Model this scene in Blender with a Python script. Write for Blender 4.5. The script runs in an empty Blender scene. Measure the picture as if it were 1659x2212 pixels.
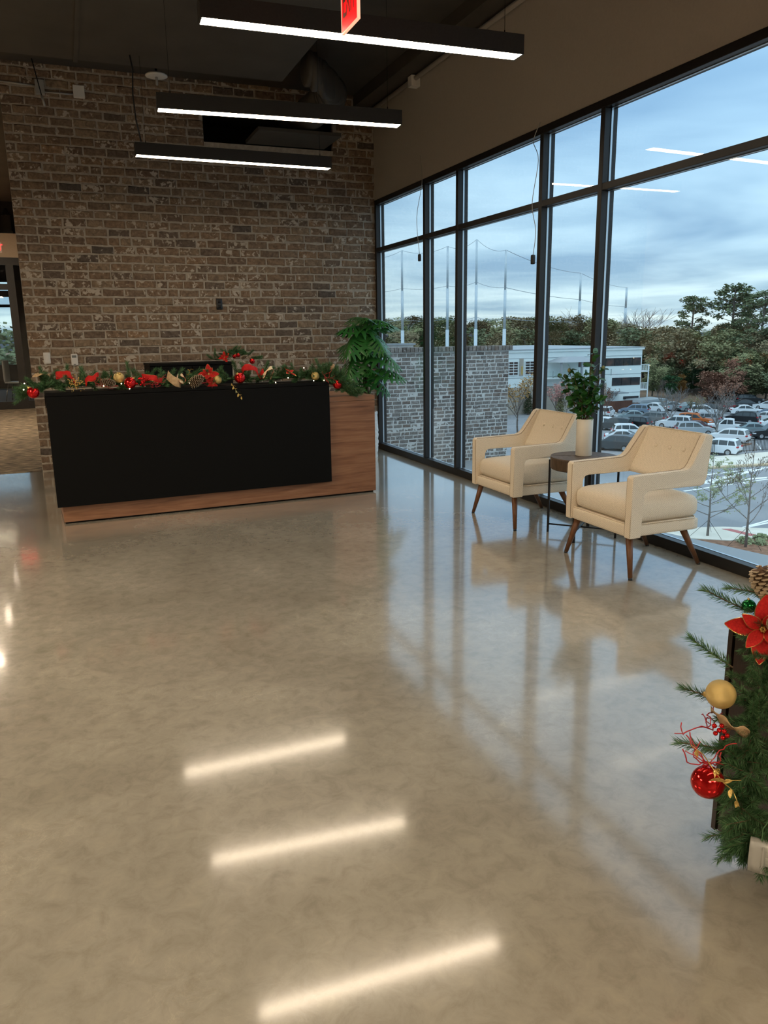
import bpy, bmesh, math, random
from mathutils import Vector, Matrix, Euler
R = math.radians
PI = math.pi
C = bpy.context.scene.collection
SC = bpy.context.scene

# ------------------------------------------------------------------ camera
YAW, PITCH, ROLL, FPX, EYE = 0.377726, 0.2263786, -0.014003, 1676.5, 1.5
fw = Vector((math.sin(YAW) * math.cos(PITCH), math.cos(YAW) * math.cos(PITCH), -math.sin(PITCH)))
rt = Vector((math.cos(YAW), -math.sin(YAW), 0))
up = rt.cross(fw)
rt2 = rt * math.cos(ROLL) + up * math.sin(ROLL)
up2 = -rt * math.sin(ROLL) + up * math.cos(ROLL)
cd = bpy.data.cameras.new('camera')
cd.sensor_fit = 'VERTICAL'
cd.sensor_height = 24.0
cd.lens = FPX / 2212 * 24.0
cd.clip_start, cd.clip_end = 0.05, 6000
cam = bpy.data.objects.new('camera', cd)
C.objects.link(cam)
m = Matrix((rt2, up2, -fw)).transposed().to_4x4()
m.translation = (0, 0, EYE)
cam.matrix_world = m
SC.camera = cam

# ------------------------------------------------------------------ sky and exposure
SKY_STRENGTH = 2.15
w = bpy.data.worlds.new('overcast_sky')
SC.world = w
w.use_nodes = True
nt = w.node_tree
for n in list(nt.nodes):
    nt.nodes.remove(n)
def N(tree, kind, **kw):
    n = tree.nodes.new(kind)
    for k, v in kw.items():
        if k.startswith('i_'):
            key = k[2:]
            n.inputs[int(key) if key.isdigit() else key.replace('_', ' ')].default_value = v
        else:
            setattr(n, k, v)
    return n
def ramp(tree, stops, fac=None, interp='LINEAR'):
    n = tree.nodes.new('ShaderNodeValToRGB')
    n.color_ramp.interpolation = interp
    e = n.color_ramp.elements
    while len(e) > 1:
        e.remove(e[-1])
    e[0].position = stops[0][0]; e[0].color = (*stops[0][1], 1)
    for p, c in stops[1:]:
        k = e.new(p); k.color = (*c, 1)
    if fac is not None:
        tree.links.new(fac, n.inputs['Fac'])
    return n
L = nt.links.new
tc = N(nt, 'ShaderNodeTexCoord')
sep = N(nt, 'ShaderNodeSeparateXYZ'); L(tc.outputs['Generated'], sep.inputs[0])
zc = N(nt, 'ShaderNodeMath', operation='MAXIMUM', i_1=0.0); L(sep.outputs['Z'], zc.inputs[0])
zo = N(nt, 'ShaderNodeMath', operation='ADD', i_1=0.07); L(zc.outputs[0], zo.inputs[0])
dx = N(nt, 'ShaderNodeMath', operation='DIVIDE'); L(sep.outputs['X'], dx.inputs[0]); L(zo.outputs[0], dx.inputs[1])
dy = N(nt, 'ShaderNodeMath', operation='DIVIDE'); L(sep.outputs['Y'], dy.inputs[0]); L(zo.outputs[0], dy.inputs[1])
cmb = N(nt, 'ShaderNodeCombineXYZ'); L(dx.outputs[0], cmb.inputs[0]); L(dy.outputs[0], cmb.inputs[1])
noi = N(nt, 'ShaderNodeTexNoise', i_Scale=0.62, i_Detail=4.5, i_Roughness=0.5, i_Distortion=0.35); L(cmb.outputs[0], noi.inputs['Vector'])
base = ramp(nt, [(0.0, (.26, .32, .345)), (0.03, (.235, .315, .365)), (0.10, (.190, .285, .375)), (0.22, (.185, .292, .405)), (0.36, (.24, .375, .50)), (0.65, (.38, .49, .60)), (1.0, (.50, .60, .70))], zc.outputs[0])
cld = ramp(nt, [(0.34, (.64, .71, .79)), (0.50, (.97, .98, .98)), (0.64, (1.30, 1.23, 1.15))], noi.outputs['Fac'])
mul = N(nt, 'ShaderNodeMixRGB', blend_type='MULTIPLY', i_Fac=1.0); L(base.outputs[0], mul.inputs[1]); L(cld.outputs[0], mul.inputs[2])
bg = N(nt, 'ShaderNodeBackground', i_Strength=SKY_STRENGTH); L(mul.outputs[0], bg.inputs['Color'])
wo = N(nt, 'ShaderNodeOutputWorld'); L(bg.outputs[0], wo.inputs[0])

SC.view_settings.view_transform = 'Standard'
SC.view_settings.look = 'None'
SC.view_settings.gamma = 1.0
SC.view_settings.use_curve_mapping = False
SC.view_settings.exposure = 0.45
STRIP_POWER = 18.0          # emission of the pendant light diffusers
FILL_POWER, FILL_COLOR = 24.0, (1.0, .82, .60)   # added fill panels outside the frame that brighten lobby and corridor
STRIP_COLOR = (1.0, .82, .60)

# ------------------------------------------------------------------ helpers
def tag(o, label=None, cat=None, group=None, kind=None):
    if label: o['label'] = label
    if cat: o['category'] = cat
    if group: o['group'] = group
    if kind: o['kind'] = kind
    return o
def thing(name, label, cat, loc=(0, 0, 0), rz=0, group=None):
    o = bpy.data.objects.new(name, None)
    o.empty_display_size = 0.05
    C.objects.link(o); o.location = loc; o.rotation_euler = (0, 0, rz)
    return tag(o, label, cat, group)
def dup(root, loc=None, rz=None, label=None, group=None, scale=None):
    r = root.copy(); C.objects.link(r)
    if loc is not None: r.location = loc
    if rz is not None: r.rotation_euler = (0, 0, rz)
    if scale is not None: r.scale = scale
    if label: r['label'] = label
    if group: r['group'] = group
    for ch in list(root.children):
        c = ch.copy(); C.objects.link(c); c.parent = r
        for g in list(ch.children):
            d = g.copy(); C.objects.link(d); d.parent = c
    return r

class MB:
    """collects vertices and faces of one mesh"""
    def __init__(s):
        s.v = []; s.f = []; s.mi = []; s.cur = 0
    def add(s, vs, fs, M=None):
        k = len(s.v)
        if M is not None:
            vs = [tuple(M @ Vector(p)) for p in vs]
        s.v += [tuple(p) for p in vs]
        for f in fs:
            s.f.append([i + k for i in f]); s.mi.append(s.cur)
        return s
    def box(s, a, b, M=None):
        x0, y0, z0 = a; x1, y1, z1 = b
        vs = [(x0, y0, z0), (x1, y0, z0), (x1, y1, z0), (x0, y1, z0), (x0, y0, z1), (x1, y0, z1), (x1, y1, z1), (x0, y1, z1)]
        return s.add(vs, [(3, 2, 1, 0), (4, 5, 6, 7), (0, 1, 5, 4), (1, 2, 6, 5), (2, 3, 7, 6), (3, 0, 4, 7)], M)
    def prism(s, poly, y0, y1, M=None, y0f=None, y1f=None):
        """polygon in x,z pushed along y; y0f / y1f give a y per vertex"""
        n = len(poly)
        A = [(x, y0f(x, z) if y0f else y0, z) for x, z in poly]
        B = [(x, y1f(x, z) if y1f else y1, z) for x, z in poly]
        fs = [list(range(n)), list(range(2 * n - 1, n - 1, -1))]
        for i in range(n):
            j = (i + 1) % n
            fs.append((j, i, i + n, j + n))
        return s.add(A + B, fs, M)
    def extrude_z(s, poly, z0, z1, M=None):
        n = len(poly)
        vs = [(x, y, z0) for x, y in poly] + [(x, y, z1) for x, y in poly]
        fs = [list(range(n - 1, -1, -1)), list(range(n, 2 * n))]
        for i in range(n):
            j = (i + 1) % n
            fs.append((i, j, j + n, i + n))
        return s.add(vs, fs, M)
    def lathe(s, prof, n=24, M=None, cap0=True, cap1=True):
        vs = []; fs = []
        for r, z in prof:
            for k in range(n):
                a = 2 * PI * k / n
                vs.append((r * math.cos(a), r * math.sin(a), z))
        for i in range(len(prof) - 1):
            for k in range(n):
                j = (k + 1) % n
                fs.append((i * n + k, i * n + j, (i + 1) * n + j, (i + 1) * n + k))
        if cap0: fs.append(list(range(n - 1, -1, -1)))
        if cap1: fs.append([(len(prof) - 1) * n + k for k in range(n)])
        return s.add(vs, fs, M)
    def tube(s, pts, r, n=6, M=None, r1=None, cap=True):
        pts = [Vector(p) for p in pts]
        vs = []; fs = []; prev = None
        for i, p in enumerate(pts):
            d = (pts[min(i + 1, len(pts) - 1)] - pts[max(i - 1, 0)])
            if d.length < 1e-9: d = Vector((0, 0, 1))
            d.normalize()
            if prev is None:
                a = Vector((0, 0, 1)) if abs(d.z) < .9 else Vector((1, 0, 0))
                x = d.cross(a).normalized()
            else:
                x = (prev - d * prev.dot(d))
                x = x.normalized() if x.length > 1e-6 else d.orthogonal().normalized()
            prev = x
            y = d.cross(x)
            rr = r if r1 is None else r + (r1 - r) * i / (len(pts) - 1)
            for k in range(n):
                a = 2 * PI * k / n
                vs.append(p + x * (rr * math.cos(a)) + y * (rr * math.sin(a)))
        for i in range(len(pts) - 1):
            for k in range(n):
                j = (k + 1) % n
                fs.append((i * n + k, i * n + j, (i + 1) * n + j, (i + 1) * n + k))
        if cap:
            fs.append(list(range(n - 1, -1, -1))); fs.append([(len(pts) - 1) * n + k for k in range(n)])
        return s.add(vs, fs, M)
    def cyl(s, p0, p1, r, n=12, r1=None):
        return s.tube([p0, p1], r, n, r1=r1)
    def sphere(s, c, r, n=16, m=10, sz=1.0):
        prof = [(max(1e-4, r * math.sin(PI * i / m)), -r * sz * math.cos(PI * i / m)) for i in range(m + 1)]
        return s.lathe(prof, n, Matrix.Translation(c), False, False)
    def quad(s, a, b, c, d):
        return s.add([a, b, c, d], [(0, 1, 2, 3)])
    def rbox(s, c, half, r, k=5, crown=0, M=None):
        """box with soft rounded edges; crown swells the top"""
        h = Vector(half); idx = {}; vs = []; fs = []
        g = [-1 + 2 * i / k for i in range(k + 1)]
        g2 = sorted(set([-1, 1] + [math.copysign(1 - (1 - abs(t)) ** 1.6, t) if t else 0 for t in g]))
        def vid(p):
            key = tuple(round(t, 5) for t in p)
            if key not in idx:
                P = Vector((p[0] * h.x, p[1] * h.y, p[2] * h.z))
                Q = Vector((max(-h.x + r, min(h.x - r, P.x)), max(-h.y + r, min(h.y - r, P.y)), max(-h.z + min(r, h.z * .98), min(h.z - min(r, h.z * .98), P.z))))
                D = P - Q
                if D.length > 1e-9: P = Q + D.normalized() * r * (1 if r <= h.z else 1)
                P.z = max(-h.z, min(h.z, P.z))
                if crown and p[2] > 0: P.z += crown * (1 - p[0] ** 2) ** .7 * (1 - p[1] ** 2) ** .7
                idx[key] = len(vs); vs.append(P + Vector(c))
            return idx[key]
        n = len(g2)
        for ax in range(3):
            for sg in (-1, 1):
                for i in range(n - 1):
                    for j in range(n - 1):
                        def pt(a, b):
                            p = [0, 0, 0]; p[ax] = sg; p[(ax + 1) % 3] = a; p[(ax + 2) % 3] = b
                            return vid(p)
                        q = [pt(g2[i], g2[j]), pt(g2[i + 1], g2[j]), pt(g2[i + 1], g2[j + 1]), pt(g2[i], g2[j + 1])]
                        fs.append(q if sg > 0 else q[::-1])
        return s.add(vs, fs, M)
    def mesh(s, name, mats, smooth=False):
        me = bpy.data.meshes.new(name)
        me.from_pydata(s.v, [], s.f)
        mats = mats if isinstance(mats, (list, tuple)) else [mats]
        for mm in mats: me.materials.append(mm)
        if len(mats) > 1: me.polygons.foreach_set('material_index', s.mi)
        if smooth: me.polygons.foreach_set('use_smooth', [True] * len(s.f))
        me.update()
        return me
    def build(s, name, mats, parent=None, smooth=False, bevel=0, seg=2, loc=None, angle=None):
        o = bpy.data.objects.new(name, s.mesh(name, mats, smooth))
        C.objects.link(o)
        if parent is not None: o.parent = parent
        if loc is not None: o.location = loc
        if bevel:
            b = o.modifiers.new('bevel', 'BEVEL'); b.width = bevel; b.segments = seg; b.limit_method = 'ANGLE'; b.angle_limit = R(35)
        return o
def inst(name, me, parent=None, M=None, loc=None):
    o = bpy.data.objects.new(name, me); C.objects.link(o)
    if parent is not None: o.parent = parent
    if M is not None: o.matrix_local = M
    if loc is not None: o.location = loc
    return o
def struct(o): 
    o['kind'] = 'structure'; return o

# ------------------------------------------------------------------ materials
def pmat(name, col, rough=.5, metal=0., spec=.5, emit=None, estr=0, **kw):
    mt = bpy.data.materials.new(name); mt.use_nodes = True
    b = mt.node_tree.nodes['Principled BSDF']
    b.inputs['Base Color'].default_value = (*col, 1)
    b.inputs['Roughness'].default_value = rough
    b.inputs['Metallic'].default_value = metal
    b.inputs['Specular IOR Level'].default_value = spec
    if emit:
        b.inputs['Emission Color'].default_value = (*emit, 1); b.inputs['Emission Strength'].default_value = estr
    for k, v in kw.items(): b.inputs[k.replace('_', ' ')].default_value = v
    return mt
def nmat(name, stops, scale=5., rough=.6, bump=0., detail=4., stretch=(1, 1, 1), spec=.4, metal=0., dist=0.01, distort=0., bscale=None, **kw):
    """principled with a noise-driven colour ramp and optional fine relief"""
    mt = pmat(name, stops[0][1], rough, metal, spec, **kw)
    t = mt.node_tree; b = t.nodes['Principled BSDF']
    tx = N(t, 'ShaderNodeTexCoord'); mp = N(t, 'ShaderNodeMapping'); mp.inputs['Scale'].default_value = stretch
    t.links.new(tx.outputs['Object'], mp.inputs['Vector'])
    no = N(t, 'ShaderNodeTexNoise', i_Scale=scale, i_Detail=detail, i_Distortion=distort)
    t.links.new(mp.outputs[0], no.inputs['Vector'])
    rp = ramp(t, stops, no.outputs['Fac']); t.links.new(rp.outputs[0], b.inputs['Base Color'])
    if bump:
        n2 = no
        if bscale:
            n2 = N(t, 'ShaderNodeTexNoise', i_Scale=bscale, i_Detail=3.); t.links.new(mp.outputs[0], n2.inputs['Vector'])
        bp = N(t, 'ShaderNodeBump', i_Strength=bump, i_Distance=dist); t.links.new(n2.outputs['Fac'], bp.inputs['Height'])
        t.links.new(bp.outputs[0], b.inputs['Normal'])
    return mt
def brick_mat(name, cols, limed, amount):
    mt = pmat(name, cols[0][1], .88, 0, .2)
    t = mt.node_tree; b = t.nodes['Principled BSDF']; K = t.links.new
    oi = N(t, 'ShaderNodeObjectInfo'); ge = N(t, 'ShaderNodeNewGeometry')
    ad = N(t, 'ShaderNodeMath', operation='ADD'); K(oi.outputs['Random'], ad.inputs[0]); K(ge.outputs['Random Per Island'], ad.inputs[1])
    fr = N(t, 'ShaderNodeMath', operation='FRACT'); K(ad.outputs[0], fr.inputs[0])
    rp = ramp(t, cols, fr.outputs[0])
    # object coordinates of separate bricks all start at their own centre: shift each by its random number
    sh = N(t, 'ShaderNodeVectorMath', operation='SCALE'); sh.inputs['Scale'].default_value = 1.0
    cb = N(t, 'ShaderNodeCombineXYZ'); K(fr.outputs[0], cb.inputs[0]); K(fr.outputs[0], cb.inputs[2])
    mu = N(t, 'ShaderNodeVectorMath', operation='SCALE'); mu.inputs['Scale'].default_value = 37.0; K(cb.outputs[0], mu.inputs[0])
    av = N(t, 'ShaderNodeVectorMath', operation='ADD'); K(ge.outputs['Position'], av.inputs[0]); K(mu.outputs[0], av.inputs[1])
    n1 = N(t, 'ShaderNodeTexNoise', i_Scale=26., i_Detail=5., i_Distortion=.8); K(av.outputs[0], n1.inputs['Vector'])
    n2 = N(t, 'ShaderNodeTexNoise', i_Scale=11., i_Detail=3.); K(av.outputs[0], n2.inputs['Vector'])
    v = N(t, 'ShaderNodeMixRGB', blend_type='MULTIPLY', i_Fac=.75); K(rp.outputs[0], v.inputs[1])
    rv = ramp(t, [(.3, (.45, .42, .4)), (.7, (1.25, 1.2, 1.15))], n1.outputs['Fac']); K(rv.outputs[0], v.inputs[2])
    mk = N(t, 'ShaderNodeMath', operation='MULTIPLY'); K(n1.outputs['Fac'], mk.inputs[0]); K(n2.outputs['Fac'], mk.inputs[1])
    fr2 = N(t, 'ShaderNodeMath', operation='MULTIPLY', i_1=7.31); K(fr.outputs[0], fr2.inputs[0])
    fr3 = N(t, 'ShaderNodeMath', operation='FRACT'); K(fr2.outputs[0], fr3.inputs[0])
    th = N(t, 'ShaderNodeMath', operation='MULTIPLY_ADD', i_1=.16, i_2=amount); K(fr3.outputs[0], th.inputs[0])
    gt = N(t, 'ShaderNodeMapRange'); gt.inputs['To Min'].default_value = 0; gt.inputs['To Max'].default_value = .8
    sb = N(t, 'ShaderNodeMath', operation='SUBTRACT'); K(mk.outputs[0], sb.inputs[0]); K(th.outputs[0], sb.inputs[1])
    gt.inputs['From Min'].default_value = 0; gt.inputs['From Max'].default_value = .05; K(sb.outputs[0], gt.inputs['Value'])
    mx = N(t, 'ShaderNodeMixRGB', blend_type='MIX'); K(gt.outputs[0], mx.inputs['Fac']); K(v.outputs[0], mx.inputs[1]); mx.inputs[2].default_value = (*limed, 1)
    K(mx.outputs[0], b.inputs['Base Color'])
    bp = N(t, 'ShaderNodeBump', i_Strength=.7, i_Distance=.006); K(n1.outputs['Fac'], bp.inputs['Height']); K(bp.outputs[0], b.inputs['Normal'])
    return mt
def wood_mat(name, stops, scale=3., stretch=(1, 1, 14), rough=.4, spec=.4, axis='Z', wav=2.0, coords='Object'):
    """streaky grain running along x"""
    mt = pmat(name, stops[0][1], rough, 0, spec)
    t = mt.node_tree; b = t.nodes['Principled BSDF']; K = t.links.new
    tx = N(t, 'ShaderNodeTexCoord'); mp = N(t, 'ShaderNodeMapping'); mp.inputs['Scale'].default_value = stretch
    K(tx.outputs[coords], mp.inputs['Vector'])
    n0 = N(t, 'ShaderNodeTexNoise', i_Scale=scale, i_Detail=6., i_Distortion=wav); K(mp.outputs[0], n0.inputs['Vector'])
    n1 = N(t, 'ShaderNodeTexNoise', i_Scale=scale * 7, i_Detail=3.); K(mp.outputs[0], n1.inputs['Vector'])
    mx = N(t, 'ShaderNodeMath', operation='MULTIPLY_ADD', i_1=.35); K(n1.outputs['Fac'], mx.inputs[0])
    m2 = N(t, 'ShaderNodeMath', operation='MULTIPLY', i_1=.72); K(n0.outputs['Fac'], m2.inputs[0]); K(m2.outputs[0], mx.inputs[2])
    rp = ramp(t, stops, mx.outputs[0]); K(rp.outputs[0], b.inputs['Base Color'])
    bp = N(t, 'ShaderNodeBump', i_Strength=.15, i_Distance=.002); K(mx.outputs[0], bp.inputs['Height']); K(bp.outputs[0], b.inputs['Normal'])
    return mt
def fabric_mat(name, c1, c2):
    mt = pmat(name, c1, .95, 0, .15)
    t = mt.node_tree; b = t.nodes['Principled BSDF']; K = t.links.new
    tx = N(t, 'ShaderNodeTexCoord'); mp = N(t, 'ShaderNodeMapping'); mp.inputs['Scale'].default_value = (150, 150, 150)
    K(tx.outputs['Object'], mp.inputs['Vector'])
    ch = N(t, 'ShaderNodeTexChecker', i_Scale=1.0); K(mp.outputs[0], ch.inputs['Vector'])
    no = N(t, 'ShaderNodeTexNoise', i_Scale=160., i_Detail=2.); K(tx.outputs['Object'], no.inputs['Vector'])
    ad = N(t, 'ShaderNodeMath', operation='MULTIPLY_ADD', i_1=.45); K(ch.outputs['Fac'], ad.inputs[0]); K(no.outputs['Fac'], ad.inputs[2])
    rp = ramp(t, [(.3, c2), (.95, c1)], ad.outputs[0]); K(rp.outputs[0], b.inputs['Base Color'])
    bp = N(t, 'ShaderNodeBump', i_Strength=.35, i_Distance=.0015); K(ad.outputs[0], bp.inputs['Height']); K(bp.outputs[0], b.inputs['Normal'])
    b.inputs['Sheen Weight'].default_value = .15
    return mt
def glass_mat(name, tint=(.93, .97, .95), refl=1.0):
    """clear architectural glass: see-through with Fresnel reflections"""
    mt = bpy.data.materials.new(name); mt.use_nodes = True
    t = mt.node_tree; K = t.links.new
    for n in list(t.nodes): t.nodes.remove(n)
    ge = N(t, 'ShaderNodeNewGeometry')
    io = N(t, 'ShaderNodeMapRange'); io.inputs['To Min'].default_value = 1.5; io.inputs['To Max'].default_value = 1 / 1.5   # entering / leaving the pane
    K(ge.outputs['Backfacing'], io.inputs['Value'])
    fr = N(t, 'ShaderNodeFresnel'); K(io.outputs[0], fr.inputs['IOR'])
    mu = N(t, 'ShaderNodeMath', operation='MULTIPLY', i_1=refl, use_clamp=True); K(fr.outputs[0], mu.inputs[0])
    tr = N(t, 'ShaderNodeBsdfTransparent'); tr.inputs[0].default_value = (*tint, 1)
    gl = N(t, 'ShaderNodeBsdfGlossy', i_Roughness=0.0)
    mx = N(t, 'ShaderNodeMixShader'); K(mu.outputs[0], mx.inputs[0]); K(tr.outputs[0], mx.inputs[1]); K(gl.outputs[0], mx.inputs[2])
    o = N(t, 'ShaderNodeOutputMaterial'); K(mx.outputs[0], o.inputs[0])
    return mt

def concrete_floor():
    mt = pmat('polished_concrete', (.4, .35, .29), .14, 0, .5)
    t = mt.node_tree; b = t.nodes['Principled BSDF']; K = t.links.new
    tx = N(t, 'ShaderNodeTexCoord')
    n1 = N(t, 'ShaderNodeTexNoise', i_Scale=.9, i_Detail=8., i_Roughness=.6, i_Distortion=.6); K(tx.outputs['Object'], n1.inputs['Vector'])
    n2 = N(t, 'ShaderNodeTexNoise', i_Scale=14., i_Detail=8., i_Roughness=.7, i_Distortion=.5); K(tx.outputs['Object'], n2.inputs['Vector'])
    n3 = N(t, 'ShaderNodeTexVoronoi', i_Scale=42.); K(tx.outputs['Object'], n3.inputs['Vector'])
    r1 = ramp(t, [(.28, (.268, .234, .180)), (.5, (.335, .298, .236)), (.72, (.425, .382, .308))], n1.outputs['Fac'])
    r2 = ramp(t, [(.3, (.74, .72, .68)), (.52, (1, 1, 1)), (.75, (1.22, 1.2, 1.14))], n2.outputs['Fac'])
    m1 = N(t, 'ShaderNodeMixRGB', blend_type='MULTIPLY', i_Fac=.75); K(r1.outputs[0], m1.inputs[1]); K(r2.outputs[0], m1.inputs[2])
    r3 = ramp(t, [(0.0, (.5, .48, .45)), (.016, (.5, .48, .45)), (.03, (1, 1, 1))], n3.outputs['Distance'])
    n4 = N(t, 'ShaderNodeTexNoise', i_Scale=6.); K(tx.outputs['Object'], n4.inputs['Vector'])
    r4 = ramp(t, [(.66, (0, 0, 0)), (.70, (.5, .5, .5))], n4.outputs['Fac'])
    m2 = N(t, 'ShaderNodeMixRGB', blend_type='MULTIPLY'); K(r4.outputs[0], m2.inputs['Fac']); K(m1.outputs[0], m2.inputs[1]); K(r3.outputs[0], m2.inputs[2])
    # hairline map-cracking, lighter
    n5 = N(t, 'ShaderNodeTexVoronoi', i_Scale=11., feature='DISTANCE_TO_EDGE')
    n6 = N(t, 'ShaderNodeMixRGB', blend_type='LINEAR_LIGHT', i_Fac=.09); K(tx.outputs['Object'], n6.inputs[1]); K(n2.outputs['Color'], n6.inputs[2]); K(n6.outputs[0], n5.inputs['Vector'])
    r5 = ramp(t, [(0.0, (1.22, 1.2, 1.15)), (.012, (1.22, 1.2, 1.15)), (.03, (1, 1, 1))], n5.outputs['Distance'])
    r6 = ramp(t, [(.5, (0, 0, 0)), (.62, (1, 1, 1))], n1.outputs['Fac'])
    m3 = N(t, 'ShaderNodeMixRGB', blend_type='MULTIPLY'); K(r6.outputs[0], m3.inputs['Fac']); K(m2.outputs[0], m3.inputs[1]); K(r5.outputs[0], m3.inputs[2])
    K(m3.outputs[0], b.inputs['Base Color'])
    rr = N(t, 'ShaderNodeMapRange'); rr.inputs['To Min'].default_value = .10; rr.inputs['To Max'].default_value = .24; K(n2.outputs['Fac'], rr.inputs['Value'])
    K(rr.outputs[0], b.inputs['Roughness'])
    b.inputs['IOR'].default_value = 1.55
    b.inputs['Coat Weight'].default_value = 1.0
    b.inputs['Coat IOR'].default_value = 1.5
    b.inputs['Specular IOR Level'].default_value = .3
    b.inputs['Coat Roughness'].default_value = .082
    bp = N(t, 'ShaderNodeBump', i_Strength=.012, i_Distance=.01); K(n1.outputs['Fac'], bp.inputs['Height']); K(bp.outputs[0], b.inputs['Normal']); K(bp.outputs[0], b.inputs['Coat Normal'])
    return mt

MF = concrete_floor()
M = {}
M['brick'] = brick_mat('tumbled_brick', [(0, (.225, .155, .102)), (.22, (.275, .19, .125)), (.45, (.195, .138, .099)), (.6, (.305, .228, .155)), (.78, (.25, .178, .122)), (.9, (.125, .104, .087)), (1, (.33, .215, .13))], (.56, .49, .40), .252)
M['mortar'] = nmat('mortar', [(.3, (.34, .29, .23)), (.7, (.46, .40, .325))], 24, .95, .5, bscale=90)
M['grey_brick'] = brick_mat('grey_brick', [(0, (.20, .185, .175)), (.3, (.25, .235, .225)), (.55, (.17, .16, .155)), (.75, (.30, .28, .265)), (.93, (.22, .18, .16)), (1, (.10, .095, .095))], (.44, .425, .41), .285)
M['grey_mortar'] = nmat('grey_mortar', [(.3, (.54, .53, .50)), (.7, (.64, .62, .59))], 20, .95)
M['paint'] = nmat('taupe_paint', [(.3, (.42, .375, .325)), (.7, (.445, .40, .345))], 60, .85, .05)
M['deck'] = nmat('dark_ceiling', [(.3, (.055, .048, .04)), (.7, (.075, .064, .052))], 2, .9)
M['duct'] = nmat('dark_duct', [(.3, (.062, .055, .045)), (.7, (.08, .07, .058))], 3, .65, spec=.3)
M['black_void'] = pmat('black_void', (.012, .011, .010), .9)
M['alu'] = nmat('dark_bronze_aluminium', [(.3, (.011, .010, .0095)), (.7, (.016, .0145, .0135))], 40, .42, spec=.5)
M['spacer'] = pmat('bright_spacer', (.62, .66, .70), .28, .9)
M['glass'] = glass_mat('window_glass', (.965, .985, .975), 1.0)
M['black'] = nmat('black_laminate', [(.3, (.0028, .0026, .0023)), (.7, (.0038, .0035, .0031))], 300, .6, .05, spec=.12)
M['walnut'] = wood_mat('walnut_veneer', [(.28, (.11, .045, .022)), (.48, (.235, .105, .052)), (.62, (.30, .145, .075)), (.8, (.40, .205, .115))], 2.2, (.35, 1, 5.5), .38, .4)
M['walnut_top'] = wood_mat('walnut_top', [(.28, (.12, .05, .025)), (.5, (.27, .125, .062)), (.8, (.40, .20, .11))], 3, (.35, 4, 4), .35, .4)
M['fabric'] = fabric_mat('oat_fabric', (.84, .74, .59), (.60, .51, .39))
M['piping'] = pmat('tan_piping', (.40, .31, .21), .9)
M['leg'] = wood_mat('walnut_leg', [(.3, (.085, .034, .013)), (.6, (.15, .062, .024)), (.8, (.20, .09, .04))], 6, (6, 6, .8), .35)
M['table_top'] = wood_mat('reclaimed_wood', [(.3, (.055, .038, .028)), (.55, (.115, .083, .063)), (.8, (.20, .155, .125))], 3, (10, 1.2, 10), .55)
M['table_rim'] = wood_mat('reclaimed_rim', [(.3, (.035, .021, .012)), (.55, (.075, .046, .025)), (.8, (.13, .085, .05))], 3, (6, 6, 1), .55)
M['black_metal'] = pmat('black_steel', (.015, .014, .014), .4, .6)
M['ceramic'] = nmat('cream_ceramic', [(.3, (.70, .65, .55)), (.7, (.78, .73, .63))], 8, .45, .04, bscale=40)
M['planter'] = nmat('white_mosaic', [(.3, (.66, .65, .62)), (.7, (.78, .77, .74))], 30, .6, .6, bscale=70, dist=.01)
M['soil'] = nmat('soil', [(.3, (.03, .02, .012)), (.7, (.07, .05, .03))], 60, .95, .6)
M['leaf_dark'] = nmat('glossy_leaf', [(.25, (.016, .075, .012)), (.6, (.032, .13, .022)), (.85, (.06, .19, .04))], 9, .36, spec=.5)
M['leaf_under'] = nmat('philodendron_leaf', [(.25, (.018, .105, .02)), (.6, (.035, .17, .03)), (.85, (.07, .23, .05))], 8, .34, spec=.55)
M['stem'] = nmat('green_stem', [(.3, (.06, .13, .03)), (.7, (.10, .19, .05))], 20, .6)
M['bark'] = nmat('brown_bark', [(.3, (.05, .03, .018)), (.7, (.12, .075, .045))], 30, .9, .5)
M['twig'] = nmat('brown_twig', [(.3, (.09, .055, .03)), (.7, (.16, .10, .055))], 30, .8)
M['needle'] = nmat('pine_needle', [(.25, (.022, .07, .022)), (.55, (.045, .12, .04)), (.85, (.10, .18, .075))], 25, .55, spec=.3)
M['needle_light'] = nmat('pine_needle_light', [(.25, (.06, .14, .055)), (.6, (.11, .21, .085)), (.9, (.19, .29, .14))], 25, .55, spec=.3)
M['red_ball'] = pmat('red_glass_ball', (.60, .012, .012), .10, .75, .6)
M['gold_ball'] = nmat('gold_glitter', [(.35, (.45, .29, .07)), (.5, (.70, .48, .15)), (.62, (.95, .75, .35))], 180, .38, .4, metal=.55)
M['green_ball'] = pmat('green_glass_ball', (.012, .20, .045), .15, .7)
M['gold'] = pmat('gold_metal', (.72, .48, .15), .28, .9)
M['gold_leaf'] = nmat('gold_glitter_leaf', [(.4, (.40, .26, .06)), (.6, (.75, .54, .18))], 120, .4, metal=.5)
M['red_velvet'] = nmat('red_velvet', [(.3, (.36, .008, .008)), (.7, (.58, .02, .015))], 14, .75, spec=.2)
M['red_wire'] = pmat('red_wire', (.45, .02, .025), .4)
M['burlap'] = nmat('tan_burlap', [(.3, (.36, .235, .12)), (.7, (.52, .36, .20))], 60, .9)
M['cream_ribbon'] = pmat('cream_ribbon', (.72, .60, .38), .8)
M['cone'] = nmat('pinecone', [(.3, (.055, .03, .015)), (.7, (.15, .085, .045))], 40, .75)
M['cone_tip'] = nmat('pinecone_tip', [(.3, (.34, .25, .15)), (.7, (.56, .44, .29))], 40, .7)
M['fairy'] = pmat('fairy_light', (1, .9, .7), .4, emit=(1, .82, .5), estr=9)
M['console'] = wood_mat('espresso_wood', [(.3, (.012, .0065, .004)), (.6, (.028, .014, .009)), (.85, (.05, .026, .016))], 4, (8, 8, 1), .38)
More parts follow.
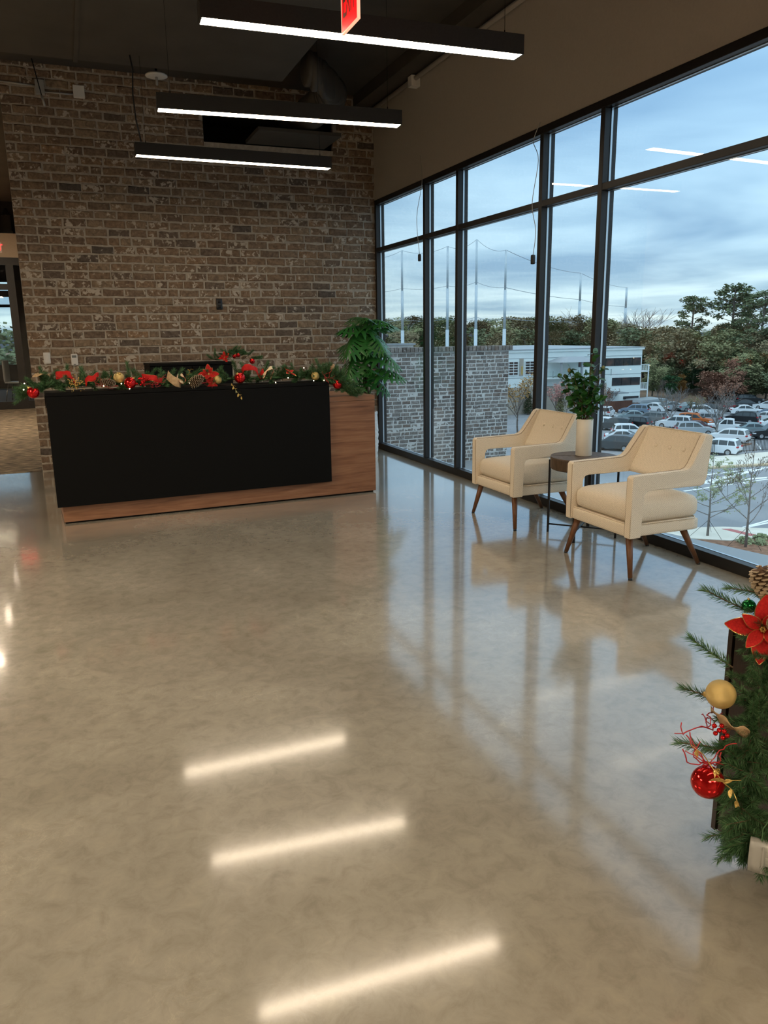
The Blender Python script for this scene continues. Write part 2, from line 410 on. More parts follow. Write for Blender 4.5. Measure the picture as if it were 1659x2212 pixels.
M['clear_plastic'] = pmat('frosted_plastic', (.62, .60, .54), .3, 0, .5, Transmission_Weight=.35, Alpha=.93)
M['white_plastic'] = pmat('white_plastic', (.72, .69, .64), .4)
M['grey_plastic'] = pmat('grey_screen', (.16, .17, .16), .3)
M['black_plastic'] = pmat('black_plastic', (.018, .018, .018), .45)
M['conduit'] = pmat('grey_conduit', (.42, .41, .38), .4, .4)
M['strip_lit'] = pmat('lit_diffuser', (.9, .9, .9), .5, emit=STRIP_COLOR, estr=STRIP_POWER)
M['fill_lit'] = pmat('lit_fill_panel', (.9, .9, .9), .5, emit=FILL_COLOR, estr=FILL_POWER)
M['strip_body'] = nmat('black_strip_housing', [(.3, (.028, .025, .022)), (.7, (.036, .032, .028))], 80, .5)
M['exit_red'] = pmat('exit_red', (.75, .01, .012), .3, emit=(1, .004, .006), estr=1.1)
M['exit_clear'] = pmat('exit_edge', (.8, .6, .5), .2, emit=(1, .45, .28), estr=.75)
M['exit_dark'] = pmat('exit_lettering', (.32, .13, .09), .5)
M['can_lit'] = pmat('lit_downlight', (.9, .9, .9), .5, emit=(1, .82, .6), estr=260)
M['carpet'] = nmat('striped_carpet', [(.36, (.035, .03, .024)), (.5, (.15, .12, .085)), (.62, (.36, .29, .20))], 4, .95, .3, stretch=(1.5, 8, 1), detail=6)
M['beige'] = nmat('beige_paint', [(.3, (.50, .42, .33)), (.7, (.53, .45, .36))], 30, .85)
M['office_dark'] = pmat('dark_office', (.045, .045, .045), .8)
M['white_shell'] = pmat('white_chair_shell', (.62, .62, .62), .4)
M['chrome'] = pmat('chrome', (.6, .6, .6), .2, 1)
# outdoors
M['asphalt'] = nmat('asphalt', [(.3, (.22, .235, .25)), (.7, (.29, .305, .32))], .25, .9, detail=8)
M['road_paint'] = pmat('road_paint', (.86, .88, .88), .7)
M['concrete'] = nmat('pale_concrete', [(.3, (.66, .62, .52)), (.7, (.78, .74, .64))], .8, .9)
M['kerb_tan'] = nmat('tan_kerb', [(.3, (.55, .42, .26)), (.7, (.66, .53, .36))], .7, .9)
M['pink_paving'] = pmat('pink_tactile_paving', (.50, .17, .16), .85)
M['mulch'] = nmat('pine_straw', [(.3, (.17, .085, .05)), (.7, (.33, .18, .11))], 3, .95, detail=8)
M['leaf_litter'] = nmat('leaf_litter', [(.3, (.13, .085, .055)), (.7, (.22, .14, .09))], .3, .95, detail=8)
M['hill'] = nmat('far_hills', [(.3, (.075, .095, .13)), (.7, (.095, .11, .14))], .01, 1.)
M['white_wall'] = nmat('white_stucco', [(.3, (.70, .78, .77)), (.7, (.76, .83, .82))], .2, .85)
M['tan_wall'] = nmat('tan_stucco', [(.3, (.36, .32, .27)), (.7, (.42, .38, .32))], .3, .9)
M['dark_glass'] = nmat('dark_window', [(.42, (.012, .014, .018)), (.56, (.045, .03, .028)), (.68, (.13, .06, .045))], .35, .08, spec=.6)
M['grey_metal'] = pmat('grey_metal_roof', (.33, .36, .38), .5, .3)
M['white_metal'] = pmat('white_steel', (.74, .78, .78), .5)
M['brown_fence'] = nmat('brown_fence', [(.3, (.085, .035, .022)), (.7, (.125, .055, .035))], .6, .8)
M['galv'] = pmat('galvanised_pole', (.55, .64, .69), .5, .2)
M['net'] = pmat('pole_cable', (.30, .36, .42), .7)
M['car_glass'] = pmat('car_glass', (.035, .045, .05), .08, 0, .6)
M['tyre'] = pmat('tyre', (.014, .014, .015), .8)
M['hub'] = pmat('alloy_wheel', (.45, .46, .48), .3, .7)
M['tail'] = pmat('tail_light', (.45, .015, .02), .25)
M['head'] = pmat('headlight', (.7, .72, .75), .15)
M['trim'] = pmat('car_trim', (.02, .02, .022), .6)
def leafm(name, a, b, c):
    a, b, c = (tuple(min(.6, t * 1.45) for t in q) for q in (a, b, c))
    return nmat(name, [(.28, a), (.5, b), (.75, c)], .55, .9, detail=6, spec=.1)
M['t_brown'] = leafm('foliage_brown', (.095, .085, .048), (.155, .135, .078), (.21, .178, .11))
M['t_green'] = leafm('foliage_green', (.055, .075, .042), (.095, .118, .065), (.135, .155, .085))
M['t_olive'] = leafm('foliage_olive', (.088, .10, .05), (.15, .155, .078), (.21, .20, .105))
M['t_dark'] = leafm('foliage_dark', (.014, .035, .018), (.028, .062, .028), (.045, .09, .04))
M['t_rust'] = leafm('foliage_rust', (.12, .062, .04), (.19, .098, .066), (.255, .14, .10))
M['t_gold'] = leafm('foliage_gold', (.16, .085, .03), (.24, .14, .05), (.30, .20, .08))
M['t_pine'] = leafm('foliage_pine', (.045, .065, .035), (.085, .11, .058), (.13, .155, .08))
M['t_pink'] = leafm('foliage_pink', (.22, .10, .09), (.34, .17, .15), (.45, .26, .22))
M['t_sage'] = leafm('foliage_sage', (.13, .16, .09), (.22, .25, .14), (.31, .32, .18))
M['t_bark'] = nmat('tree_bark', [(.3, (.085, .07, .06)), (.7, (.16, .135, .115))], 2, .9)
M['t_grey'] = nmat('grey_bark', [(.3, (.17, .15, .14)), (.7, (.27, .25, .23))], 2, .9)

# ================================================================== STRUCTURE
WX, BY, CEIL = 3.755, 9.65, 4.30            # inner face of window wall, brick wall face, ceiling height
random.seed(7)
struct(MB().box((-7.2, -6.2, -.3), (3.9, BY + .02, 0)).build('floor', MF))
struct(MB().box((-7.2, -6.2, CEIL), (3.95, BY + .4, CEIL + .25)).build('ceiling', M['deck']))
struct(MB().box((WX + .005, -6.2, 3.12), (3.95, BY + .02, CEIL)).build('wall_right', M['paint']))
struct(MB().box((WX + .005, -6.2, 0), (3.95, -3.05, 3.12)).build('wall_right', M['paint']))
struct(MB().box((-7.2, -6.4, 0), (3.95, -6.2, CEIL)).build('wall_front', M['paint']))
struct(MB().box((-7.4, -6.4, 0), (-7.2, BY + .4, CEIL)).build('wall_left', M['paint']))
struct(MB().box((-7.2, BY, 0), (-3.1, BY + .3, CEIL)).build('wall_far_left', M['paint']))

# brick wall: mortar bed with an opening high up for the ductwork, bricks one by one
X0, X1 = -.392, WX + .005
OP = (1.68, 3.23, 3.66, 4.04)
wb = MB()
FY = BY + .003
for a, b in [((X0, FY, 0), (X1, BY + .3, OP[2])), ((X0, FY, OP[2]), (OP[0], BY + .3, CEIL)), ((OP[1], FY, OP[2]), (X1, BY + .3, CEIL)), ((OP[0], FY, OP[3]), (OP[1], BY + .3, CEIL))]:
    wb.box(a, b)
wall_back = struct(wb.build('wall_back', M['mortar']))
def brick_shape(L, H, D, seed, ch=.006, jit=.004):
    """one worn brick: chamfered front, uneven corners; face looks along -y"""
    rr = random.Random(seed)
    j = lambda: rr.uniform(-jit, jit)
    h, k = L / 2, H / 2
    nx = 3
    xs = [-h + L * i / nx for i in range(nx + 1)]
    vs = []
    for y, inset in ((D, 0), (0.0 + ch, 0), (0, ch)):
        row = []
        for i, x in enumerate(xs):
            xi = x + (inset if i == 0 else -inset if i == nx else 0)
            row.append((xi + j() * (.6 if y < D else 0), y + (j() * .5 if y == 0 else 0), k - inset + (j() if y < D else 0)))
        for i, x in reversed(list(enumerate(xs))):
            xi = x + (inset if i == 0 else -inset if i == nx else 0)
            row.append((xi + j() * (.6 if y < D else 0), y + (j() * .5 if y == 0 else 0), -k + inset + (j() if y < D else 0)))
        vs.append(row)
    n = len(vs[0]); V = [p for r in vs for p in r]; F = []
    for r in range(2):
        for i in range(n):
            i2 = (i + 1) % n
            F.append((r * n + i, r * n + i2, (r + 1) * n + i2, (r + 1) * n + i))
    o = 2 * n
    for i in range(nx):
        F.append((o + i, o + i + 1, o + n - 2 - i, o + n - 1 - i))
    return V, F
def lay_bricks(parent, mat, x0, x1, z0, z1, fy, L, course, joint, keep, opening=None, depth=.022, seed=1, zoff=0, nmax=300, prefix='brick'):
    """courses of bricks; those for which keep(x, z) says yes are single objects up to nmax, the rest one 'stuff' mesh"""
    rr = random.Random(seed)
    lens = [L, L * .48, L * .74]
    shapes = {k: [brick_shape(l, course - joint, depth, seed * 50 + 7 * i + v, .008, .0055) for v in range(4)] for i, (k, l) in enumerate(zip('fht', lens))}
    meshes = {k: [] for k in shapes}
    for k in shapes:
        for V, Fc in shapes[k]:
            mb = MB(); mb.add(V, Fc); meshes[k].append(mb.mesh(prefix, mat))
    rest = MB(); singles = 0; row = 0; z = z0 + zoff
    while z < z1 - course * .4:
        x = x0 - (L * .5 if row % 2 else 0) - rr.uniform(0, L * .15)
        while x < x1:
            q = rr.random(); k = 'f' if q < .82 else 'h' if q < .93 else 't'
            l = dict(zip('fht', lens))[k]
            cx = x + l / 2
            a, b = cx - l / 2, cx + l / 2
            zc = z + course / 2
            ok = True
            lo, hi = max(a, x0 + .002), min(b, x1 - .002)
            if opening and not (hi < opening[0] or lo > opening[1]) and opening[2] - course * .3 < zc < opening[3] + course * .3:
                if lo < opening[0] - .04: hi = min(hi, opening[0])
                elif hi > opening[1] + .04: lo = max(lo, opening[1])
                else: ok = False
            if hi - lo < .03: ok = False
            if ok:
                v = rr.randrange(4); cx2 = (lo + hi) / 2; sx = (hi - lo) / l
                Mx = Matrix.Translation((cx2, fy + rr.uniform(-.006, .003), zc + rr.uniform(-.003, .003))) @ Matrix.Rotation(R(rr.uniform(-.7, .7)), 4, 'Y') @ Matrix.Diagonal((sx, 1, 1, 1))
                if keep(cx2, zc) and singles < nmax:
                    inst(prefix, meshes[k][v], parent, Mx); singles += 1
                else:
                    rest.add(*shapes[k][v], Mx)
            x = b + joint * rr.uniform(.8, 1.15)
        z += course; row += 1
    if rest.v:
        o = rest.build(prefix + 's', mat, parent); o['kind'] = 'stuff'
lay_bricks(wall_back, M['brick'], X0, X1, 0, CEIL, BY - .004,   .222, .0925, .018, lambda x, z: 1.2 < z < 2.95, OP, seed=3)
# dark recess with ductwork behind the brick opening
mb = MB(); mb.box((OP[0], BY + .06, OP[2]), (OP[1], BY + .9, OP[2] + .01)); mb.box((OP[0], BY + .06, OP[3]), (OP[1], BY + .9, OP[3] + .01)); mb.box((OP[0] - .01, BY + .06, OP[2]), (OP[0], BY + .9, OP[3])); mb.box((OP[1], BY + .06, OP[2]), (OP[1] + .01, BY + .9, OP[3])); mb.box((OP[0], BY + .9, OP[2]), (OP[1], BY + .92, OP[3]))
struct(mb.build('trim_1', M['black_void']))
struct(MB().box((3.5, -6.2, 4.17), (WX + .004, BY + .01, CEIL)).build('trim_2', M['deck']))

# windows: bronze curtain wall
MULL = [(9.60, 9.65), (8.14, 8.19), (7.353, 7.403), (5.84, 5.89), (5.045, 5.095), (2.90, 2.95), (2.15, 2.20), (.35, .40), (-.40, -.35), (-3.05, -3.0)]
IN, GL, OUT = WX, 3.806, 3.868
struct(MB().box((IN, -3.05, 0), (GL - .004, BY, .076)).box((GL - .004, -3.05, 0), (OUT, BY, .066)).build('trim_3', M['alu'], bevel=.003))
struct(MB().box((IN, -3.05, 3.062), (OUT, BY, 3.12)).build('trim_4', M['alu'], bevel=.003))
for i in range(len(MULL) - 1):
    ya, yb = MULL[i + 1][1], MULL[i][0]             # clear opening between mullions
    wn = bpy.data.objects.new('window_%d' % (i + 1), None); C.objects.link(wn); struct(wn)
    wn.location = (GL, (ya + yb) / 2, 0)
    off = -Vector(wn.location)
    T = Matrix.Translation(off)
    y0, y1 = MULL[i]
    for nm, (a, b) in (('mullion', ((IN, y0, .076), (OUT, y1, 3.062))), ('transom', ((IN + .002, ya, 2.50), (OUT - .002, yb, 2.55)))):
        MB().box(a, b, T).build(nm, M['alu'], wn, bevel=.003)
    if i == 0: pass
    for z0, z1 in ((.076, 2.50), (2.55, 3.062)):
        MB().box((GL - .003, ya, z0), (GL + .003, yb, z1), T).build('pane', M['glass'], wn)
        sp = MB()
        for a, b in (((GL + .004, ya, z0), (GL + .020, ya + .005, z1)), ((GL + .004, yb - .005, z0), (GL + .020, yb, z1)), ((GL + .004, ya, z0), (GL + .020, yb, z0 + .005)), ((GL + .004, ya, z1 - .005), (GL + .020, yb, z1))):
            sp.box(a, b, T)
        sp.build('spacer', M['spacer'], wn)
    if i == len(MULL) - 2:
        y0, y1 = MULL[-1]
        MB().box((IN, y0, .076), (OUT, y1, 3.062), T).build('mullion', M['alu'], wn, bevel=.003)

# corridor to the left of the brick wall
DY = 18.7
struct(MB().box((-3.1, BY + .02, -.3), (-.392, DY + 8, -.004)).build('floor_corridor', M['office_dark']))
struct(MB().box((-.40, BY + .3, 0), (-.10, DY, 4.3)).build('wall_corridor_right', M['beige']))
struct(MB().box((-3.4, BY + .3, 0), (-3.1, DY + 8, 4.3)).build('wall_corridor_left', M['beige']))
struct(MB().box((-3.4, BY + .4, CEIL), (0, DY + 8, CEIL + .2)).build('ceiling_corridor', M['deck']))
struct(MB().box((-3.1, DY, 3.15), (-.40, DY + .12, 3.63)).build('wall_corridor_end', M['beige']))
struct(MB().box((-3.1, DY + .3, 3.63), (-.40, DY + .4, CEIL)).build('trim_5', M['black_void']))
struct(MB().box((-.402, DY + .02, 0), (.1, DY + 8, 4.3)).build('wall_office_right', M['office_dark']))
tag(MB().box((-3.1, BY + .05, -.004), (-.404, DY - .02, .006)).build('carpet', M['carpet']), 'brown striped carpet in the corridor left of the brick wall', 'carpet')
dr = struct(bpy.data.objects.new('door_1', None)); C.objects.link(dr); dr.location = (-1.5, DY, 0)
T = Matrix.Translation((1.5, -DY, 0))
for nm, a, b in (('door_frame', (-.60, DY, 0), (-.405, DY + .1, 3.15)), ('door_frame', (-3.1, DY, 3.0), (-.60, DY + .1, 3.15)), ('bottom_rail', (-3.1, DY + .01, 0), (-.60, DY + .09, .17)), ('stile', (-1.03, DY + .01, .17), (-.88, DY + .09, 3.0)), ('stile', (-2.3, DY + .01, .17), (-2.15, DY + .09, 3.0)), ('rail', (-2.15, DY + .01, 2.50), (-1.03, DY + .09, 2.62))):
    MB().box(a, b, T).build(nm, M['alu'], dr)
MB().box((-2.15, DY + .04, .17), (-1.03, DY + .046, 3.0), T).build('pane', M['glass'], dr)
MB().box((-.88, DY + .04, .17), (-.60, DY + .046, 3.0), T).build('pane', M['glass'], dr)
wn = struct(bpy.data.objects.new('window_20', None)); C.objects.link(wn); wn.location = (-1.6, DY + 8, 0)
T = Matrix.Translation((1.6, -DY - 8, 0))
for nm, a, b in (('wall_panel', (-3.4, DY + 8, 0), (.1, DY + 8.1, .72)), ('frame', (-1.40, DY + 8, .72), (.1, DY + 8.1, 4.3)), ('frame', (-3.4, DY + 8, 3.15), (-1.4, DY + 8.1, 4.3)), ('frame', (-3.4, DY + 8, 2.72), (-1.4, DY + 8.1, 2.9)), ('frame', (-3.4, DY + 8, 2.42), (-1.4, DY + 8.1, 2.50))):
    MB().box(a, b, T).build(nm, M['office_dark'], wn)
MB().box((-3.4, DY + 8.04, .72), (-1.4, DY + 8.046, 3.15), T).build('pane', M['glass'], wn)
# white chair in the office behind the glass door
t = thing('office_chair', 'white shell office chair seen through the glass corridor door', 'chair', (-1.22, 21.3, 0), R(75))
MB().rbox((0, 0, .45), (.22, .22, .02), .03, 4).build('seat', M['white_shell'], t, True)
MB().rbox((0, .21, .72), (.20, .02, .26), .03, 4).build('backrest', M['white_shell'], t, True)
for sx in (-1, 1):
    for sy in (-1, 1):
        MB().cyl((sx * .15, sy * .15, .43), (sx * .22, sy * .22, 0), .012, 8).build('leg', M['chrome'], t, True)
# dark lantern on the corridor header
t = thing('lantern', 'dark lantern standing on the ledge above the corridor door', 'lantern', (-.90, DY + .06, 3.63))
MB().box((-.09, -.09, 0), (.09, .09, .05)).build('base', M['black_metal'], t)
MB().box((-.07, -.07, .05), (.07, .07, .36)).build('body', M['black_void'], t)
MB().lathe([(.10, .36), (.05, .44), (.02, .50)], 4).build('roof', M['black_metal'], t)

# ================================================================== LIGHTS (lamp builders)
def strip_light(xl, yl, xr, yr, label, seams=1):
    """black linear pendant; the origin is the near left end"""
    ang = math.atan2(yr - yl, xr - xl); Ln = math.hypot(xr - xl, yr - yl)
    t = thing('pendant_light', label, 'light', (xl, yl, 3.08), ang, 'black linear pendant lights')
    W, H = .112, .105
    hb = MB(); hb.box((0, 0, .006), (Ln, W, H)); hb.box((0, 0, 0), (Ln, .006, .006)); hb.box((0, W - .006, 0), (Ln, W, .006)); hb.box((0, .006, 0), (.008, W - .006, .006)); hb.box((Ln - .008, .006, 0), (Ln, W - .006, .006))
    hb.build('housing', M['strip_body'], t)
    xs = [.008 + (Ln - .016) * k / seams for k in range(seams + 1)] if seams == 1 else [.008, .8, Ln - .008]
    for a, b in zip(xs, xs[1:]):
        MB().box((a + .0008, .006, .001), (b - .0008, W - .006, .005)).build('diffuser', M['strip_lit'], t)
    for k, x in enumerate((.10, Ln - .10)):
        MB().tube([(x, W / 2, H), (x, W / 2, H + .03)], .006, 8, r1=.003).build('cable_grip', M['black_metal'], t)
        wx, wy = xl + math.cos(ang) * x, yl + math.sin(ang) * x
        top = 3.899 if (-6.5 < wx < 2.2 and 2.9 < wy < 8.08) else CEIL
        MB().tube([(x, W / 2, H + .03), (x, W / 2, top - 3.08)], .0014, 5).build('suspension_wire', M['black_metal'], t)
    return t
strip_light(.793, 4.43, 2.65, 4.356, 'nearest black pendant strip light, crossed by the red exit sign', 2)
strip_light(.759, 6.17, 2.59, 6.03, 'middle one of the three black pendant strip lights')
t = strip_light(.736, 7.72, 2.575, 7.744, 'farthest pendant strip light, nearest to the brick wall, with a black feed cord')
MB().tube([(.02, .05, .815), (.035, .05, .7), (.02, .05, .5), (.03, .05, .3), (.06, .05, .12)], .007, 6).build('feed_cord', M['black_plastic'], t, True)
# the same row of pendants carries on behind the camera
for x, y, lab in ((.75, 2.7, 'pendant strip light just overhead, first behind the exit sign'), (.75, 1.0, 'pendant strip light right above the camera'), (.75, -2.6, 'last pendant strip light of the row, farthest behind the camera')):
    strip_light(x, y, x + 1.86, y, lab)
def fill_panel(x, y, label):  # unseen glowing panel, added to lift the diffuse light on floor and furniture
    t = thing('added_fill_panel', label, 'light', (x, y, 3.0), 0, 'added fill light panels out of view')
    MB().box((-.62, -.62, 0), (.62, .62, .07)).build('housing', M['white_plastic'], t)
    MB().box((-.59, -.59, -.004), (.59, .59, .0)).build('diffuser', M['fill_lit'], t)
    if y < 9:
      for k in (-.5, .5): MB().cyl((k, 0, .07), (k, 0, (3.899 if 2.3 < y < 8.7 else CEIL) - 3.0), .003, 5).build('suspension_wire', M['black_metal'], t)
    return t
for x, y, lab in ((-2.6, 4.6, 'added fill light panel nearest to the desk, left of the lobby'), (-4.6, 2.0, 'added fill light panel farthest left'), (-.6, -2.4, 'added fill light panel behind the camera on the left'), (2.2, -3.2, 'added fill light panel behind the camera by the windows')):
    fill_panel(x, y, lab)
def downlight(x, y, z, label):
    t = thing('downlight', label, 'light', (x, y, z), 0, 'corridor downlights')
    MB().lathe([(.07, .14), (.075, .13), (.075, 0), (.06, 0), (.06, .03)], 20, None, True, False).build('can', M['black_metal'], t, True)
    MB().lathe([(.0595, .03), (.0595, .034)], 20).build('lamp', M['can_lit'], t)
    MB().cyl((0, 0, .14), (0, 0, CEIL - z), .004, 6).build('stem', M['black_metal'], t)
for y, lab in ((12.0, 'corridor downlight nearest to the lobby'), (14.0, 'middle corridor downlight on the right side'), (16.2, 'corridor downlight nearest to the glass door')):
    downlight(-1.35, y, 3.1, lab)
downlight(-2.4, 14.0, 3.1, 'corridor downlight near the left corridor wall')
t = fill_panel(-2.35, 14.8, 'added fill light panel high in the corridor, out of view'); t.location.z = 3.75  # extra unseen panel, added to brighten the corridor header and carpet

# exit sign hung in front of the nearest pendant
t = thing('exit_sign', 'red edge-lit exit sign hanging in front of the nearest pendant light', 'sign', (1.375, 3.80, 2.9))
EH = .30
MB().box((-.006, -.105, 0), (.006, .105, EH)).build('panel', M['exit_red'], t)
e = MB(); e.box((-.007, -.112, 0), (.007, -.105, EH)); e.box((-.007, .105, 0), (.007, .112, EH)); e.box((-.007, -.112, -.006), (.007, .112, 0))
e.build('edge', M['exit_clear'], t)
MB().box((-.02, -.13, EH), (.02, .13, EH + .05)).build('canopy', M['black_metal'], t)
MB().cyl((0, 0, EH + .05), (0, 0, .999), .008, 8).build('stem', M['black_metal'], t)
def text_mesh(body, size, depth, mat, parent, name, Mloc):
    cu = bpy.data.curves.new(name, 'FONT'); cu.body = body; cu.size = size; cu.extrude = depth; cu.align_x = 'CENTER'; cu.align_y = 'CENTER'
    o = bpy.data.objects.new(name, cu); C.objects.link(o)
    dg = bpy.context.evaluated_depsgraph_get()
    me = bpy.data.meshes.new_from_object(o.evaluated_get(dg))
    bpy.data.objects.remove(o); bpy.data.curves.remove(cu)
    me.materials.clear(); me.materials.append(mat)
    return inst(name, me, parent, Mloc)
text_mesh('EXIT', .11, .001, M['exit_dark'], t, 'lettering', Matrix.Translation((-.0075, 0, .118)) @ Matrix(((0, 0, -1, 0), (-1, 0, 0, 0), (0, 1, 0, 0), (0, 0, 0, 1))) @ Matrix.Diagonal((.78, 1.9, 1, 1)))
t = thing('exit_sign', 'small red exit sign on the beige header above the corridor door', 'sign', (-1.21, DY - .03, 3.24))
MB().box((-.16, 0, 0), (.16, .03, .2)).build('panel', M['white_plastic'], t)
text_mesh('EXIT', .17, .002, pmat('exit_red_letters', (.7, .01, .01), .4, emit=(1, .02, .02), estr=4), t, 'lettering', Matrix.Translation((0, -.002, .1)) @ Matrix.Rotation(R(90), 4, 'X'))

# ================================================================== CEILING EQUIPMENT
t = thing('air_duct', 'broad dark sheet-metal duct under the ceiling left of the pendants', 'duct', (-2, 5.5, 3.9))
MB().box((-4.5, -2.6, 0), (4.2, 2.58, .30)).build('duct_body', M['duct'], t, bevel=.01)
for x in (-2.5, -.9, .7, 2.3): MB().box((x, -2.62, -.012), (x + .035, 2.60, .02)).build('seam', M['duct'], t)
MB().box((-4.5, 2.58, .05), (4.2, 2.62, .30)).build('end_flange', M['duct'], t)
t = thing('flexible_duct', 'ribbed dark duct elbow turning towards the brick opening', 'duct', (2.42, 8.0, 3.93))
fb = MB()
for k in range(9):
    a = R(k * 11.5); rr_ = .16 + (.012 if k % 2 else 0)
    c = (.02 + .32 * math.sin(a), .30 * (1 - math.cos(a)) * 1.0, .09 - .13 * math.sin(a * .9))
    fb.lathe([(rr_ - .02, -.035), (rr_, -.02), (rr_, .02), (rr_ - .02, .035)], 20, Matrix.Translation(c) @ Matrix.Rotation(-a, 4, 'Z') @ Matrix.Rotation(R(90), 4, 'Y'))
fb.build('elbow', M['duct'], t, True)
MB().tube([(.36, .30, .0), (.36, .7, -.03), (.32, 1.2, -.05), (.28, 1.60, -.06)], .17, 20).build('sleeve', M['duct'], t, True)
tag(MB().box((2.15, 8.95, 3.66), (3.1, 9.6, 3.70)).build('duct_tray', M['duct'], bevel=.004), 'flat grey duct tray under the opening in the brick wall', 'duct')
t = thing('wireless_access_point', 'white disc hanging from the ceiling beside the pendant cords', 'access point', (1.09, 8.73, 4.02))
MB().lathe([(.02, .03), (.09, .028), (.108, .014), (.108, .004), (.08, 0), (.001, -.002)], 32, None, True, False).build('disc', M['white_plastic'], t, True)
MB().lathe([(.012, 0), (.012, -.07), (.004, -.08)], 10).build('sprinkler_tip', M['conduit'], t, True)
MB().cyl((0, 0, .03), (0, 0, CEIL - 4.02), .014, 10).build('stem', M['black_metal'], t)
MB().box((-.09, -.05, .10), (.09, .05, .16)).build('bracket', M['duct'], t)
# conduit and boxes on the brick
t = thing('conduit_run', 'grey conduit with two white boxes high on the brick wall', 'conduit', (0, 9.60, 4.07))
MB().box((-.045, -.02, -.08), (.045, .05, .06)).build('junction_box', M['conduit'], t, bevel=.004)
MB().box((.325, .0, -.075), (.44, .05, .045)).build('sensor_box', M['white_plastic'], t, bevel=.004)
for a, b in (((-.39, .03, .02), (-.04, .03, .005)), ((.04, .03, -.045), (.33, .03, -.045))):
    MB().cyl(a, b, .010, 8).build('pipe', M['conduit'], t, True)
t = thing('sprinkler_drop', 'short sprinkler drop hanging by the conduit box', 'sprinkler', (.03, 9.52, 3.86))
MB().cyl((0, 0, 0), (-.02, 0, .10), .012, 8).build('head', M['conduit'], t, True)
MB().cyl((-.02, 0, .10), (-.08, 0, CEIL - 3.86), .006, 6).build('pipe', M['black_metal'], t, True)
t = thing('conduit_run', 'pale conduit along the top edge of the taupe wall over the windows', 'conduit', (3.70, 4.0, 4.125))
MB().cyl((0, -7, 0), (0, 5.6, 0), .024, 10).build('pipe', M['paint'], t, True)
MB().box((-.05, 4.24, -.075), (.055, 4.34, .03)).build('junction_box', M['white_plastic'], t, bevel=.004)
for nm, pts, lab in (('blind_cord', [(3.715, 8.17, 3.35), (3.705, 8.10, 3.07), (3.70, 8.23, 2.73), (3.705, 8.17, 2.34)], 'thin hanging cord with black clip at the far window mullion'),
                     ('blind_cord', [(3.72, 5.84, 3.14), (3.70, 5.90, 3.01), (3.70, 5.82, 2.85), (3.69, 5.88, 2.53), (3.70, 5.83, 2.31), (3.70, 5.86, 2.12)], 'thin hanging cord with black clip left of the near double mullion')):
    t = thing(nm, lab, 'cord', pts[0])
    q = [Vector(p) - Vector(pts[0]) for p in pts]
    sm = []
    for i in range(len(q) - 1):
        a = q[max(0, i - 1)]; b = q[i]; c = q[i + 1]; d = q[min(len(q) - 1, i + 2)]
        for k in range(5):
            u = k / 5
            sm.append(.5 * ((2 * b) + (c - a) * u + (2 * a - 5 * b + 4 * c - d) * u * u + (3 * b - a - 3 * c + d) * u ** 3))
    sm.append(q[-1])
    MB().tube(sm, .0028, 6).build('cord', M['conduit'], t, True)
    e = q[-1]
    MB().rbox((e.x, e.y, e.z - .035), (.014, .018, .038), .006, 3).build('clip', M['black_plastic'], t, True)

# fittings on the brick wall
t = thing('light_switch', 'white light switch plate on the brick wall, left of the thermostat', 'switch', (-.215, 9.640, 1.28))
MB().rbox((0, 0, 0), (.036, .006, .062), .004, 3).build('plate', M['white_plastic'], t, True)
MB().box((-.016, -.010, -.032), (.016, -.005, .032)).build('rocker', M['white_plastic'], t, bevel=.002)
t = thing('thermostat', 'white thermostat with a small grey screen on the brick wall', 'thermostat', (.070, 9.640, 1.256))
MB().rbox((0, -.008, 0), (.036, .014, .064), .006, 4).build('body', M['white_plastic'], t, True)
MB().box((-.024, -.0235, .022), (.024, -.021, .048)).build('screen', M['grey_plastic'], t)
MB().box((-.012, -.0235, -.056), (.010, -.021, -.048)).build('badge', M['black_plastic'], t)
for k in (-1, 1): MB().box((k * .012 - .008, -.0235, -.004), (k * .012 + .008, -.0215, .006)).build('button', M['white_plastic'], t)
t = thing('wall_outlet', 'black power outlet alone on the brick wall above the desk', 'outlet', (1.745, 9.640, 1.866))
MB().rbox((0, 0, 0), (.036, .006, .062), .004, 3).build('plate', M['black_plastic'], t, True)
for k in (-1, 1): MB().rbox((0, -.006, k * .027), (.017, .004, .017), .004, 3).build('socket', M['black_metal'], t, True)

# ================================================================== RECEPTION DESK
DESK = thing('reception_desk', 'walnut reception desk with a large black front panel, under the garland', 'desk', (-.153, 6.75, 0), R(3.11))
# local frame: x along the front, y towards the brick wall
MB().box((.012, .03, 0), (2.80, .10, .02)).build('toe_kick', M['black'], DESK)
MB().box((0, 0, .016), (2.816, .024, .886)).build('front_board', M['walnut'], DESK, bevel=.0015)
MB().box((2.794, .024, .016), (2.816, .70, .886)).build('side_board', M['walnut'], DESK, bevel=.0015)
MB().box((0, .024, .016), (.022, .70, .886)).build('side_board', M['walnut'], DESK, bevel=.0015)
MB().box((0, -.003, .889), (2.816, .70, .934)).build('worktop', M['walnut_top'], DESK, bevel=.002)
MB().box((-.04, -.045, .152), (2.345, -.001, 1.045)).build('front_panel', M['black'], DESK, bevel=.002)
MB().box((-.04, -.045, 1.048), (2.345, .30, 1.076)).build('transaction_top', M['black'], DESK, bevel=.002)
MB().box((-.04, .27, .936), (2.345, .30, 1.048)).build('riser', M['black'], DESK)
